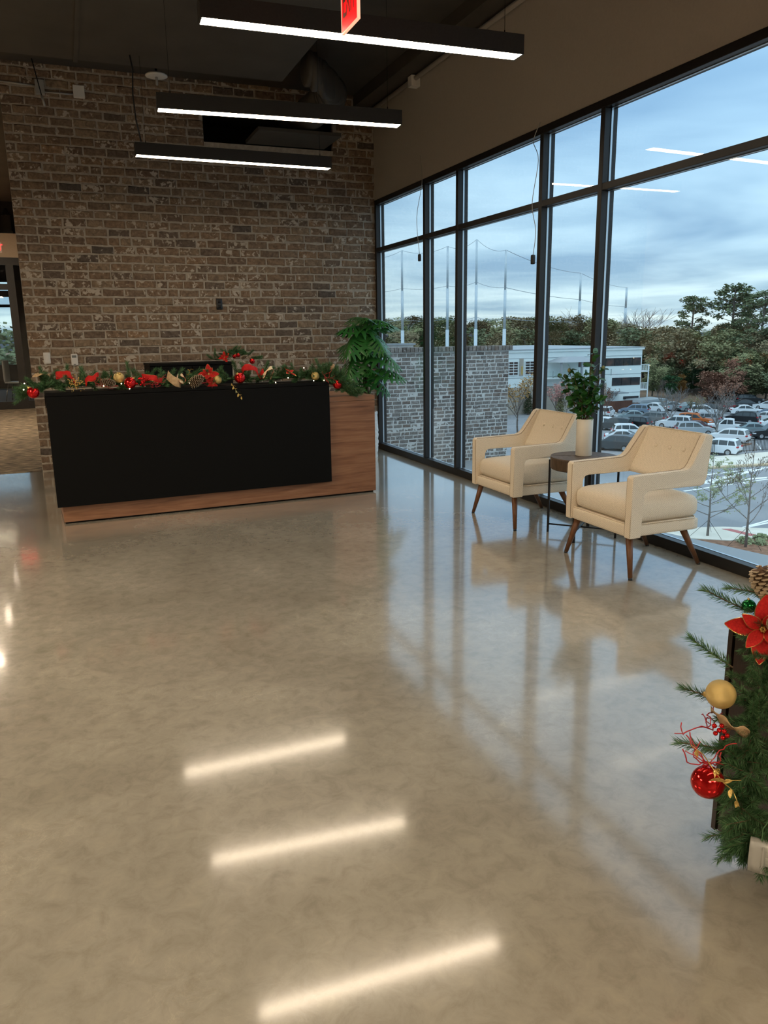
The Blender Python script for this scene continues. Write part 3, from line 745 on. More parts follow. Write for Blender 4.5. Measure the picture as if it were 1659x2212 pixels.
# tall black cabinet behind the desk
t = thing('storage_cabinet', 'black storage cabinet behind the desk with the wreath on top', 'cabinet', (.755, 8.22, 0), R(3.11))
MB().box((0, 0, .05), (.84, .38, 1.205)).build('body', M['black'], t, bevel=.002)
MB().box((-.004, -.02, 1.208), (.844, .385, 1.232)).build('top_panel', M['black'], t, bevel=.002)
for k in (0, 1): 
    d = MB().box((.004 + k * .42, -.018, .06), (.416 + k * .42, -.001, 1.20)).build('door', M['black'], t, bevel=.002)
    MB().box((.37 + k * .07, -.03, .75), (.38 + k * .07, -.018, .9)).build('handle', M['chrome'], d)
MB().box((.03, .03, 0), (.81, .35, .05)).build('plinth', M['black'], t)

# ================================================================== CHAIRS
def make_chair(name, label, loc, rz=0):
    """local frame: x from front to back, y sideways, seat centre at y = 0"""
    t = thing(name, label, 'chair', loc, rz, 'cream armchairs by the window')
    HW = .333
    taper = lambda z: -.028 * max(0, min(1, (z - .64) / .22))
    prof = [(.0, .258), (.0, .632), (.012, .644), (.40, .650), (.432, .660), (.455, .682), (.568, .852), (.585, .862), (.612, .858), (.622, .842), (.572, .60), (.556, .556), (.530, .546), (.135, .548), (.108, .540), (.094, .515), (.086, .262), (.080, .258)]
    for s in (-1, 1):
        y_out = lambda x, z: s * (HW + taper(z))
        y_in = lambda x, z: s * (HW + taper(z) - .056)
        a = MB()
        if s > 0: a.prism(prof, 0, 0, None, y_out, y_in)
        else: a.prism(prof, 0, 0, None, y_in, y_out)
        arm = a.build('arm', M['fabric'], t, True, bevel=.009, seg=3)
        for q in arm.data.polygons: q.use_smooth = False
        # welt along the outer and inner upper edges
        for yy, nm in ((y_out, 'piping'), (y_in, 'piping')):
            e = .004 * s * (1 if yy is y_out else -1)
            pts = [(x, yy(x, z) - e, z) for x, z in [(.003, .27), (.003, .628), (.015, .642), (.20, .646), (.40, .6505), (.432, .661), (.455, .683), (.51, .766), (.566, .851)]]
            MB().tube(pts, .0032, 5).build(nm, M['piping'] if yy is y_in else M['fabric'], arm, True)
    # backrest between the two wings
    bk = MB()
    n, k = 12, 8
    def P(i, j, back):
        u = -1 + 2 * i / n; v = j / k
        z = .552 + v * .306
        x = .462 + .135 * v + .006 * math.sin(PI * v) + .014 * (u * u - 1) * -1 * 0
        hw = HW - .050 + taper(z)
        if back: x += .075 - .048 * v
        else: x += .012 * (1 - u * u) * math.sin(PI * min(1, v * 1.05))
        return (x, u * hw, z)
    A = [[P(i, j, False) for i in range(n + 1)] for j in range(k + 1)]; B = [[P(i, j, True) for i in range(n + 1)] for j in range(k + 1)]
    V = [p for r in A for p in r] + [p for r in B for p in r]; o = (n + 1) * (k + 1); F = []
    for j in range(k):
        for i in range(n):
            a = j * (n + 1) + i
            F.append((a, a + n + 1, a + n + 2, a + 1)); F.append((o + a, o + a + 1, o + a + n + 2, o + a + n + 1))
    for i in range(n):
        F.append((i, i + 1, o + i + 1, o + i)); a = k * (n + 1) + i; F.append((a + 1, a, o + a, o + a + 1))
    bk.add(V, F)
    back = bk.build('backrest', M['fabric'], t, True)
    top = [(P(i, k, False)[0] - .001, P(i, k, False)[1], P(i, k, False)[2] + .001) for i in range(n + 1)]
    MB().tube(top, .0036, 5).build('piping', M['fabric'], back, True)
    for y in (-.13, 0, .13):
        x, _, z = P(int(round((y / .27 + 1) / 2 * n)), 5, False)
        MB().sphere((0, 0, 0), .0135, 12, 8, .5).build('button', M['fabric'], back, True, loc=(x - .001, y, z)).rotation_euler = (0, R(-70), 0)
    # upholstered base and cushion
    MB().rbox((.290, 0, .295), (.275, .300, .040), .016, 6).build('seat_base', M['fabric'], t, True)
    cu = MB(); cu.rbox((.303, 0, .405), (.270, .2985, .070), .052, 8, .030)
    cush = cu.build('seat_cushion', M['fabric'], t, True)
    loop = []
    for x, y in ((.05, -.298), (.05, .298), (.545, .298), (.572, .27), (.572, -.27), (.545, -.298), (.05, -.298)): loop.append((x - .02, y * 1.008, .337))
    MB().tube(loop, .0045, 6).build('piping', M['fabric'], cush, True)
    wl = [(.055, -.2765, .452), (.055, .2765, .452)]
    for x0, y0, x1, y1, nm in ((.055, -.262, .018, -.340, 'leg'), (.055, .262, .018, .340, 'leg'), (.50, -.225, .642, -.247, 'leg'), (.50, .225, .642, .247, 'leg')):
        lg = MB(); lg.tube([(x0, y0, .262), (x0 + (x1 - x0) * .95, y0 + (y1 - y0) * .95, .013)], .0235, 16, r1=.0140)
        lo = lg.build(nm, M['leg'], t, True)
        MB().tube([(x0 + (x1 - x0) * .95, y0 + (y1 - y0) * .95, .0135), (x1, y1, .0)], .0125, 12).build('glide', M['black_plastic'], lo, True)
    return t
c1 = make_chair('armchair', 'nearer cream armchair with open back and splayed walnut legs', (3.06, 4.012, 0))
c2 = dup(c1, (3.06, 5.362, 0), 0, 'farther cream armchair, behind the round side table')

# ================================================================== SIDE TABLE
t = thing('side_table', 'round dark wood side table on thin black legs between the armchairs', 'table', (3.462, 4.712, 0))
MB().lathe([(.232, .505), (.243, .512), (.244, .583), (.240, .590)], 64, None, True, True).build('tabletop', M['table_rim'], t, False, bevel=.002)
# radial veneer wedges on the top
for k in range(8):
    a0, a1 = 2 * PI * k / 8 + .1, 2 * PI * (k + 1) / 8 + .1
    wd = [(0.001 * math.cos((a0 + a1) / 2), .001 * math.sin((a0 + a1) / 2))] + [(.2425 * math.cos(a0 + .004 + (a1 - a0 - .008) * i / 8), .2425 * math.sin(a0 + .004 + (a1 - a0 - .008) * i / 8)) for i in range(9)]
    rot = Matrix.Rotation((a0 + a1) / 2, 4, 'Z')
    wd2 = [tuple((rot.inverted() @ Vector((x, y, 0)))[:2]) for x, y in wd]
    o = MB().extrude_z(wd2, 0, .0075 + .001 * (k % 3)).build('veneer_wedge', M['table_top'], t); o.matrix_local = Matrix.Translation((0, 0, .590)) @ rot
legs = []
for k in range(4):
    a = math.atan2(4.902 - 4.712, 3.289 - 3.462) + k * PI / 2
    legs.append((.250 * math.cos(a), .250 * math.sin(a)))
    rotz = Matrix.Rotation(a, 4, 'Z')
    MB().box((.2445, -.011, 0), (.2585, .011, .56), rotz).build('leg', M['black_metal'], t, bevel=.001)
for k in (0, 1):
    a, b = legs[k], legs[k + 2]
    MB().cyl((a[0], a[1], .062 + .012 * k), (b[0], b[1], .062 + .012 * k), .006, 8).build('cross_bar', M['black_metal'], t, True)

# ================================================================== VASE WITH BRANCHES
t = thing('vase', 'tall cream cylinder vase standing on the round side table', 'vase', (3.472, 4.735, .600))
MB().lathe([(.055, 0), (.059, .004), (.0592, .266), (.0575, .270), (.054, .269), (.053, .255), (.053, .02), (.001, .018)], 40, None, True, False).build('body', M['ceramic'], t, True)
random.seed(11)
pl = thing('branch_arrangement', 'glossy green leafy branches arranged in the cream vase', 'plant', (3.472, 4.735, .82))
lf = MB()
def oval_leaf(Lf, Wf, cup=.15, n=6):
    V = []; F = []
    for i in range(n + 1):
        u = i / n; wv = Wf * math.sin(PI * min(1, u * .96 + .03)) ** .75 * (1 - .18 * u)
        z = -Lf * .35 * u * u * .6
        V += [(-wv, u * Lf, z + cup * wv), (0, u * Lf, z), (wv, u * Lf, z + cup * wv)]
    for i in range(n):
        a = i * 3
        F += [(a, a + 1, a + 4, a + 3), (a + 1, a + 2, a + 5, a + 4)]
    return V, F
leaf_me = []
for sz, wd in ((.056, .0195), (.048, .018), (.064, .021)):
    mb = MB(); mb.add(*oval_leaf(sz, wd)); leaf_me.append(mb.mesh('leaf', M['leaf_dark'], True))
side = Vector((rt.x, rt.y, 0)); away = Vector((fw.x, fw.y, 0)).normalized()
tips = [(1.12 * q[0], 1.1 * q[1], q[2]) for q in [(-.175, .06, .36), (-.14, -.03, .30), (-.11, .10, .33), (-.09, -.08, .27), (-.06, .05, .36), (-.03, -.05, .34), (.0, .09, .37), (.03, 0, .52), (.05, -.07, .33), (.07, .07, .41), (.09, -.03, .40), (.10, .05, .30), (-.05, -.10, .22), (.06, -.10, .22), (-.10, .0, .40), (.03, .03, .30), (-.02, -.02, .26), (.105, -.06, .22), (-.13, .05, .24), (-.07, .09, .20), (.0, -.09, .19), (.08, .08, .20), (-.04, .02, .31)]]
nleaf = 0
for s_, a_, h_ in tips:
    p0 = Vector((random.uniform(-.025, .025), random.uniform(-.025, .025), -.17))
    p3 = side * s_ + away * a_ * .8 + Vector((0, 0, h_))
    p1 = p0 + Vector((0, 0, .22)) + (p3 - p0) * .05; p2 = p3 * .72 + Vector((0, 0, .03))
    pts = []
    for i in range(11):
        u = i / 10
        pts.append((1 - u) ** 3 * p0 + 3 * u * (1 - u) ** 2 * p1 + 3 * u * u * (1 - u) * p2 + u ** 3 * p3)
    MB().tube(pts, .0032, 5, r1=.0014).build('stem', M['twig'], pl, True)
    for i in range(4, 11):
        for rep in range(2 if i < 10 else 3):
            if i < 5 and rep: continue
            u = i / 10 + random.uniform(-.04, .02)
            q = pts[i] + Vector((random.gauss(0, .006), random.gauss(0, .006), random.gauss(0, .006)))
            if q.z < .055: continue
            az = random.uniform(0, 2 * PI); el = random.uniform(-.5, 1.0)
            d = (side * math.cos(az) + away * math.sin(az)) * math.cos(el) + Vector((0, 0, math.sin(el)))
            # a short petiole lifts the leaf clear of the stem
            Q = d.to_track_quat('Y', 'Z').to_matrix().to_4x4()
            Q = Matrix.Translation(q) @ Q @ Matrix.Rotation(random.uniform(-1.2, 1.2), 4, 'Y')
            inst('leaf', random.choice(leaf_me), pl, Q); nleaf += 1
for s_, h_ in ((-.13, .40), (.115, .415)):
    p = side * s_ + Vector((0, 0, h_))
    MB().sphere(p, .013, 10, 8, 1.35).build('bud', M['t_olive'], pl, True)
    MB().tube([p * .7, p], .002, 5).build('stem', M['twig'], pl, True)

# ================================================================== PHILODENDRON IN PLANTER
t = thing('planter', 'tall white textured planter behind the right end of the desk', 'planter', (3.35, 8.98, 0))
pr = MB()
n_, m_ = 48, 26
prof = [(.130 + .012 * math.sin(PI * i / m_), .53 * i / m_) for i in range(m_ + 1)]
random.seed(5)
V = []; F = []
for i, (r_, z_) in enumerate(prof):
    for k in range(n_):
        a = 2 * PI * k / n_; rj = r_ + (random.uniform(-.006, .004) if 1 < i < m_ - 3 else .002)
        V.append((rj * math.cos(a), rj * math.sin(a), z_))
for i in range(m_):
    for k in range(n_):
        j = (k + 1) % n_; F.append((i * n_ + k, i * n_ + j, (i + 1) * n_ + j, (i + 1) * n_ + k))
F.append(list(range(n_ - 1, -1, -1)))
pr.add(V, F); pr.lathe([(.132, .53), (.136, .535), (.136, .565), (.122, .565), (.120, .50)], 48, None, False, False)
pr.build('pot', M['planter'], t, False)
MB().lathe([(.12, .50), (.001, .515)], 24, None, True, False).build('soil', M['soil'], t)
ph = thing('philodendron', 'tree philodendron with big lobed leaves in the white planter', 'plant', (3.35, 8.98, .507))
tr_ = MB(); tr_.tube([(0, 0, 0), (.01, 0, .2), (-.005, .01, .42), (.0, 0, .62), (.0, 0, .78)], .036, 12, r1=.026)
for k in range(9): tr_.lathe([(.036 - .0009 * k, -.006), (.041 - .0009 * k, 0), (.036 - .0009 * k, .006)], 12, Matrix.Translation((.002, .002, .08 + k * .075)) @ Matrix.Rotation(R(12 * (-1) ** k), 4, 'X'), False, False)
tr_.build('trunk', M['bark'], ph, True)
def lobed_leaf(Lf, Wf, lobes, droop, seed):
    """deeply cut leaf: a midrib with pairs of rounded finger lobes, y along the midrib"""
    rr = random.Random(seed); V = []; F = []
    def surf(x, y):
        u = y / Lf
        return (x, y * (1 - .12 * droop * max(0, u)), -droop * Lf * .55 * max(0, u) ** 1.6 - abs(x) ** 1.5 * .9 * (1 + droop) + .012 * math.sin(30 * x + 9 * y))
    def strip(pts, ws):
        k0 = len(V)
        for (x, y), wv, (tx, ty) in zip(pts, ws, tang(pts)):
            for sgn in (-1, 0, 1):
                px, py = x - ty * wv * sgn, y + tx * wv * sgn
                v = surf(px, py); V.append((v[0], v[1], v[2] + (.004 if sgn == 0 else 0)))
        for i in range(len(pts) - 1):
            a = k0 + i * 3
            F.extend([(a, a + 1, a + 4, a + 3), (a + 1, a + 2, a + 5, a + 4)])
    def tang(pts):
        o = []
        for i in range(len(pts)):
            a = pts[max(0, i - 1)]; b = pts[min(len(pts) - 1, i + 1)]
            d = math.hypot(b[0] - a[0], b[1] - a[1]) or 1
            o.append(((b[0] - a[0]) / d, (b[1] - a[1]) / d))
        return o
    mid = [(0, Lf * (i / 10)) for i in range(11)]
    strip(mid, [Wf * .17 * (1 - .75 * (i / 10)) for i in range(11)])
    for s in (-1, 1):
        for k in range(lobes):
            u = k / (lobes - 1)
            y0 = Lf * (-.02 + .86 * u)
            ang = R(-58 + 118 * u) if u > .12 else R(-75)
            ln = Wf * (1.0 - .62 * u ** 1.7) * (.78 if u < .1 else 1) * rr.uniform(.9, 1.1)
            pts = []
            for i in range(7):
                q = i / 6
                a = ang + R(16) * q
                pts.append((s * ln * q * math.cos(a), y0 + ln * q * math.sin(a)))
            ws = [ln * .05 + ln * .125 * math.sin(PI * min(1, .18 + q * .82 / 6 * 1.0)) for q in range(7)]
            ws = [ln * wv for wv in (.085, .085, .092, .105, .112, .09, .02)]
            strip(pts, ws)
            # small side tooth on each lobe
            tp = pts[3]
            strip([tp, (tp[0] + s * ln * .16, tp[1] - ln * .20), (tp[0] + s * ln * .26, tp[1] - ln * .34)], [ln * .07, ln * .075, ln * .015])
    return V, F
lv = []
for k, (a_, b_, l_, d_) in enumerate(((.32, .26, 8, .5), (.36, .27, 9, .6), (.29, .24, 8, .3), (.25, .20, 7, .5))):
    mb = MB(); mb.add(*lobed_leaf(a_, b_, l_, d_, k)); lv.append(mb.mesh('leaf', M['leaf_under'], True))
# (sideways, towards camera, height of leaf base, heading sideways, heading towards camera, tilt, mesh)
LV = [(-.03, .10, 1.08, -.95, .35, .05, 0), (.05, .06, 1.14, .55, .5, .10, 0), (-.10, .16, .98, -.55, .85, -.55, 1), (-.12, .14, .74, -.5, .85, -.75, 1), (.10, .15, .98, .55, .8, -.5, 0), (.16, .12, .80, .9, .55, -.35, 1), (.20, .14, .58, .95, .4, -.15, 0), (.06, .16, .57, .1, .9, .12, 3),
      (-.14, .05, .58, -.8, .4, -.75, 2), (-.02, -.05, 1.16, -.3, -.6, .15, 2), (.12, -.03, 1.1, .8, -.3, .0, 2), (.02, .14, .9, .1, 1, -.5, 3), (-.08, -.06, .92, -.8, -.4, -.2, 2), (.0, .12, 1.16, .15, .8, .15, 3), (.13, .02, .45, .7, .2, -.5, 3), (-.1, .1, .42, -.6, .6, -.4, 3)]
for s_, c_, h_, hs, hc, tl, k in LV:
    b = side * s_ - away * c_ + Vector((0, 0, h_))
    d = (side * hs - away * hc + Vector((0, 0, tl))).normalized()
    p0 = Vector((0, 0, max(.1, min(.7, h_ - .42)))); p1 = p0 + Vector((b.x, b.y, 0)) * .35 + Vector((0, 0, (h_ - p0.z) * .65))
    pet = []
    for i in range(9):
        u = i / 8; pet.append((1 - u) ** 2 * p0 + 2 * u * (1 - u) * p1 + u * u * b)
    MB().tube(pet, .008, 6, r1=.005).build('petiole', M['stem'], ph, True)
    inst('leaf', lv[k], ph, Matrix.Translation(b) @ d.to_track_quat('Y', 'Z').to_matrix().to_4x4())

# ================================================================== OUTSIDE: ROOF TERRACE
EY = 16.3
random.seed(9)
ew = struct(MB().box((4.2, EY + .002, -1.5), (9.70, EY + .30, 1.075)).build('wall_terrace', M['grey_mortar']))
lay_bricks(ew, M['grey_brick'], 4.2, 9.70, -1.5, 1.07, EY - .002, .205, .088, .0165, lambda x, z: x > 5.9 and -1.35 < z, None, .02, 21)
cp = MB(); V_, F_ = brick_shape(.088, .10, .34, 77, .006, .003)
cpm = [MB() for _ in range(3)]
for i, q in enumerate(cpm): q.add(*brick_shape(.086, .105, .38, 80 + i, .006, .003))
cpm = [q.mesh('brick', M['grey_brick']) for q in cpm]
x = 4.25
while x < 9.76:
    inst('brick', random.choice(cpm), ew, Matrix.Translation((x, EY - .05 + random.uniform(-.003, .003), 1.128 + random.uniform(-.002, .002)))); x += .098
MB().box((4.2, EY - .03, 1.172), (9.79, EY + .33, 1.178)).build('mortar_cap', M['grey_mortar'], ew)
# the wall turns away at its right end
struct(MB().box((9.40, EY + .3, -1.5), (9.70, 22.0, 1.075)).build('wall_terrace', M['grey_mortar']))
struct(MB().box((3.9, EY + 6.0, -1.5), (9.9, EY + 6.25, 1.14)).build('wall_terrace', M['grey_mortar']))
struct(MB().box((3.9, EY + 5.95, 1.14), (9.95, EY + 6.30, 1.19)).build('trim_6', M['grey_metal']))
struct(MB().box((3.96, 10.4, -1.75), (9.75, EY + 6.3, -1.5)).build('floor_terrace', M['grey_metal']))
struct(MB().box((3.40, BY + .31, -1.5), (3.96, EY + 6.3, 3.4)).build('wall_outside', M['grey_mortar']))
struct(MB().box((OUT, -3.3, -.30), (OUT + .03, 10.3, .052)).build('trim_7', M['grey_metal'], bevel=.004))
struct(MB().extrude_z([(OUT + .032, -3.3), (6.4, -3.3), (4.66, 1.6), (4.146, 3.62), (3.957, 4.361), (OUT + .034, 4.50)], -.30, .045).build('trim_8', M['grey_metal'], bevel=.004))
struct(MB().box((-7.2, -6.2, -11.6), (3.9, 10.4, -.31)).build('wall_storey_below', M['tan_wall']))
# string of round lamps glimpsed beyond the terrace coping
t = thing('globe_light_string', 'short row of small dark globe lamps beyond the terrace coping', 'light', (8.35, 21.6, 1.19))
for k in range(4):
    MB().sphere((k * .125, 0, .24), .05, 12, 8).build('globe', M['car_glass'], t, True)
MB().cyl((-.06, 0, .24), (.44, 0, .24), .012, 6).build('bar', M['black_metal'], t)
MB().cyl((.19, 0, .0), (.19, 0, .24), .012, 6).build('post', M['black_metal'], t)

# ================================================================== OUTSIDE: GROUND
GZ = -11.5
struct(MB().box((-300, -300, GZ - 1), (420, 148, GZ)).build('ground', M['asphalt']))
# bank rising behind the car park, clear of the lots
bk = MB(); bk.add([(60, 130, GZ + .02), (150, 85, GZ + .02), (420, -60, GZ + .02), (420, 420, GZ + 7), (-200, 420, GZ + 7), (-200, 148, GZ + .02)], [(0, 1, 2, 3, 4, 5)])
bk.add([(60, 130, GZ), (150, 85, GZ)], [])
struct(bk.build('ground_bank', M['leaf_litter']))
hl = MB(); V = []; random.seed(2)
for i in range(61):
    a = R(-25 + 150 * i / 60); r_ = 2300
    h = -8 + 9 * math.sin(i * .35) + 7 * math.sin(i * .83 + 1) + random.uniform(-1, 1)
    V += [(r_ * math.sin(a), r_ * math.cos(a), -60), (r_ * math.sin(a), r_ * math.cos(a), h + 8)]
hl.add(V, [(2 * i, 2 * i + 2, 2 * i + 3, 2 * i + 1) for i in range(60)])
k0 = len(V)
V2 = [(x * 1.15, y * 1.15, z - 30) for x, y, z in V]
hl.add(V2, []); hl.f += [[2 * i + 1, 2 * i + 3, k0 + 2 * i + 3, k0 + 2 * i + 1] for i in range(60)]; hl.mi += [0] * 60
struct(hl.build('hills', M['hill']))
def flat(name, pts, mat, z=.02, h=.0):
    mb = MB(); mb.extrude_z(pts, GZ, GZ + z)
    return struct(mb.build(name, mat))
def line(p, q, wd, z=.015):
    p = Vector(p); q = Vector(q); d = (q - p).normalized(); n_ = Vector((-d.y, d.x)) * wd / 2
    return flat('road_marking', [tuple(p - n_), tuple(q - n_), tuple(q + n_), tuple(p + n_)], M['road_paint'], z)
for a, b, wd in [((52.9, 53.9), (63.5, 54.55), .30), ((49.4, 51.0), (60.1, 54.2), .65), ((50.5, 51.0), (61, 50.3), .50), ((46.0, 49.0), (60.5, 50.4), .24), ((39.0, 37.5), (43.6, 38.2), .22), ((40.9, 37.9), (46.5, 39.3), .2)]:
    line(a, b, wd)
for k in range(5): line((42.5 + 1.9 * k, 54.5 - 1.1 * k), (46.3 + 1.9 * k, 53.6 - 1.1 * k), .22)
flat('sidewalk', [(55.6, 56.9), (63.4, 55.6), (90, 49), (92, 55), (68.6, 61.0), (60.4, 61.1), (55.0, 60.0)], M['concrete'], .14)
flat('kerb', [(55.0, 56.2), (62.6, 55.0), (90, 48.2), (90, 48.7), (63.2, 55.5), (55.4, 56.8)], M['kerb_tan'], .16)
flat('sidewalk', [(30.0, 41.6), (37.6, 38.95), (39.5, 38.3), (41.9, 36.7), (46, 33.5), (44, 31.6), (40.3, 35.2), (37.3, 35.45), (34.0, 38.0), (28.5, 40)], M['concrete'], .12)
flat('tactile_strip', [(38.95, 37.85), (39.5, 37.6), (39.75, 35.75), (39.2, 35.7)], M['pink_paving'], .135)
flat('ground_planting_bed', [(28.0, 39.5), (34.0, 37.9), (37.3, 35.35), (40.3, 35.1), (44, 31.5), (50, 26), (30, 18), (20, 34)], M['mulch'], .10)
# parking bay lines on the lot
for k in range(14): line((59.5 + 2.0 * k, 72.2 - 1.85 * k), (62.9 + 2.0 * k, 76.0 - 1.85 * k), .14)
flat('kerb', [(74.5, 98.8), (80.8, 101.9), (80.4, 102.7), (74.0, 99.7)], M['concrete'], .15)
# planting island along the fence line
flat('ground_planting_bed', [(60.6, 63.4), (63.0, 63.3), (72.0, 66.6), (70, 69.2), (64, 66.8)], M['mulch'], .12)
t = thing('railing', 'black steel railing along the lower edge of the car park', 'railing', (60.6, 62.6, GZ + .14))
d_ = Vector((15.6, -1.55)); nb = 84
for k in range(nb + 1):
    p = d_ * (k / nb); big = k % 12 == 0
    q = .045 if big else .019
    MB().box((p.x - q, p.y - q, 0), (p.x + q, p.y + q, 1.28 if big else 1.18)).build('post' if big else 'baluster', M['black_metal'], t)
for z in (.12, 1.18): MB().cyl((0, 0, z), (d_.x, d_.y, z), .022, 6).build('rail', M['black_metal'], t)
for x, y, s in ((37.73, 34.75, .55), (39.3, 35.0, .5), (38.3, 34.1, .45)):
    sh = MB(); random.seed(int(x * 100))
    for k in range(260):
        a = random.uniform(0, 2 * PI); e = random.uniform(0, 1.4); r_ = s * random.uniform(.6, 1)
        c = Vector((math.cos(a) * math.cos(e) * r_, math.sin(a) * math.cos(e) * r_, math.sin(e) * r_ * .7))
        u = Vector((random.gauss(0, 1), random.gauss(0, 1), random.gauss(0, 1))).normalized() * .06; v = u.orthogonal().normalized() * .04
        sh.quad(c - u - v, c + u - v, c + u + v, c - u + v)
    o = sh.build('shrub', M['t_sage'], None, loc=(x, y, GZ + .10))
    tag(o, {37.73: 'low grey-green shrub at the foot of the bare kerb tree', 39.3: 'low grey-green shrub beside the pink paving strip', 38.3: 'smallest low shrub on the pine-straw bed, behind the kerb tree'}[x], 'shrub')

# ================================================================== OUTSIDE: OFFICE BUILDING AND POLES
B = thing('office_building', 'white office building with dark ribbon windows beyond the car park', 'building', (70, 108, GZ))
O = Matrix.Translation((-70, -108, -GZ))
MB().box((40, 108, GZ), (83.2, 140, -7.2), O).build('tan_wall', M['tan_wall'], B)
MB().box((40, 108, -7.2), (83.2, 140, -1.75), O).box((83.2, 108, GZ), (90.2, 140, -1.75), O).build('wall', M['white_wall'], B)
MB().box((39.8, 107.8, -1.75), (90.5, 140.2, -1.40), O).build('parapet', M['white_wall'], B)
MB().box((39.7, 107.7, -1.40), (90.6, 140.3, -1.30), O).build('roof_edge', M['grey_metal'], B)
for a, b, z0, z1 in ((77.4, 89.95, -4.32, -3.06), (84.25, 90.0, -7.62, -6.32), (86.73, 89.92, -9.96, -9.48)):
    f = MB().box((a, 107.93, z0), (b, 108.05, z1), O).build('window', M['dark_glass'], B)
    n_ = max(2, int((b - a) / 1.6))
    for k in range(1, n_): MB().box((a + (b - a) * k / n_ - .02, 107.90, z0), (a + (b - a) * k / n_ + .02, 107.95, z1), O).build('mullion', M['black_metal'], f)
for a, b in ((62.6, 65.9), (67.3, 69.1)):
    f = MB().box((a, 107.92, -5.25), (b, 108.05, -3.15), O).build('garage_door', M['dark_glass'], B)
    for k in range(6): MB().box((a, 107.86, -5.25 + .42 * k - .05), (b, 107.94, -5.25 + .42 * k + .05), O).build('rail', M['white_metal'], f)
    for k in range(int((b - a) / .8) + 1): MB().box((a + .85 * k - .04, 107.87, -5.25), (a + .85 * k + .04, 107.93, -3.15), O).build('stile', M['white_metal'], f)
MB().box((66.25, 107.9, -5.4), (66.95, 108.0, -2.7), O).build('panel', M['tan_wall'], B)
MB().box((66.55, 107.85, -5.2), (66.8, 107.95, -3.9), O).build('banner', M['gold_leaf'], B)
for z in (-2.72, -5.75, -8.85): MB().box((40, 107.96, z), (90.21, 108.01, z + .06), O).build('joint', M['grey_metal'], B)
MB().box((69.5, 105.9, -5.95), (82.5, 108, -5.75), O).build('terrace_slab', M['white_wall'], B)
g = MB().box((69.6, 105.92, -5.75), (82.4, 105.97, -4.75), O).build('terrace_glass', M['glass'], B)
for k in range(9): MB().box((69.6 + 1.6 * k - .03, 105.88, -5.75), (69.6 + 1.6 * k + .03, 106.0, -4.70), O).build('post', M['grey_metal'], g)
cn = MB().add([(71.2, 104.0, -3.35), (78.0, 104.0, -3.35), (78.0, 107.9, -3.35), (71.2, 107.9, -3.35), (73.0, 105.3, -2.55), (76.4, 105.3, -2.55), (76.4, 106.8, -2.55), (73.0, 106.8, -2.55)], [(3, 2, 1, 0), (4, 5, 6, 7), (0, 1, 5, 4), (1, 2, 6, 5), (2, 3, 7, 6), (3, 0, 4, 7)], O).build('canopy', M['grey_metal'], B)
for x in (71.5, 75.4, 77.7): MB().box((x, 104.3, -5.75), (x + .3, 104.6, -3.35), O).build('post', M['grey_metal'], cn)
MB().box((83.3, 105.2, -8.75), (85.6, 108, -8.55), O).build('awning', M['grey_metal'], B)
for z in (-5.35, -8.45):
    bl = MB().box((90.2, 108.2, z - .18), (92.0, 112, z), O).build('balcony', M['white_metal'], B)
    for k in range(9): MB().box((90.2 + .22 * k, 108.2, z), (90.25 + .22 * k, 108.25, z + 1.05), O).build('baluster', M['white_metal'], bl)
    MB().box((90.2, 108.15, z + 1.05), (92.05, 108.3, z + 1.13), O).build('rail', M['white_metal'], bl)
for z0, z1 in ((GZ, -4.2),): MB().box((91.85, 108.15, z0), (92.0, 108.3, z1), O).build('column', M['white_metal'], B)
t = thing('service_shed', 'low white shed with grey roof at the office building corner', 'shed', (89.0, 105.5, GZ))
MB().box((-2.2, -1.5, 0), (2.9, 2.0, 1.25)).build('wall', M['white_wall'], t)
MB().prism([(-2.5, 1.25), (3.8, 1.32), (3.2, 1.75), (-1.8, 1.62)], -1.8, 2.3).build('roof', M['grey_metal'], t)
t = thing('screen_fence', 'dark brown screen fence beside the white office building', 'fence', (80.0, 102.9, GZ))
for k in range(24):
    MB().box((-3.6 + .34 * k, 0, 0), (-3.6 + .34 * k + .325, .08, 1.85)).build('plank', M['brown_fence'], t)
for k in range(12):
    MB().box((4.6 + .34 * k, .5 + .1 * k, 0), (4.6 + .34 * k + .325, .58 + .1 * k, 1.3)).build('plank', M['brown_fence'], t)
poles = [(62.0, 167.0), (65.77, 153.8), (71.52, 144.31), (71.55, 132.4), (86.66, 147.65), (143.13, 200.34), (210.27, 263.29)]
plabel = ['net pole farthest left, half hidden by the window jamb', 'leftmost fully visible tall net pole', 'tall net pole in the second narrow window', 'tallest net pole, standing near the window mullion', 'tall net pole right of the tallest one', 'shorter tall net pole rising behind the white office roof', 'farthest net pole above the right end of the office roof']
for i, (x, y) in enumerate(poles):
    t = thing('net_pole', plabel[i], 'pole', (x, y, GZ), 0, 'driving range net poles')
    s = math.hypot(x, y) / 160
    for k, (z0, z1, r_) in enumerate(((0, 13.5, .34), (13.5, 21.5, .27), (21.5, 29.5, .20))):
        MB().lathe([(r_ * s, z0), (r_ * s, z1)], 12).build('section', M['galv'], t, True)
cabs = MB()
P_ = [(50, 190)] + poles[0:]
for (xa, ya), (xb, yb) in zip(P_, P_[1:]):
    for z, sag in ((18.0, .9), (10.5, .4), (4.2, .4)):
        pts = [(xa + (xb - xa) * i / 10, ya + (yb - ya) * i / 10, z - sag * (1 - (2 * i / 10 - 1) ** 2)) for i in range(11)]
        cabs.tube(pts, .035 + .02 * (math.hypot(xb, yb) > 200), 4, cap=False)
tag(cabs.build('net_cables', M['net']), 'thin cables strung between the tall net poles', 'cable')

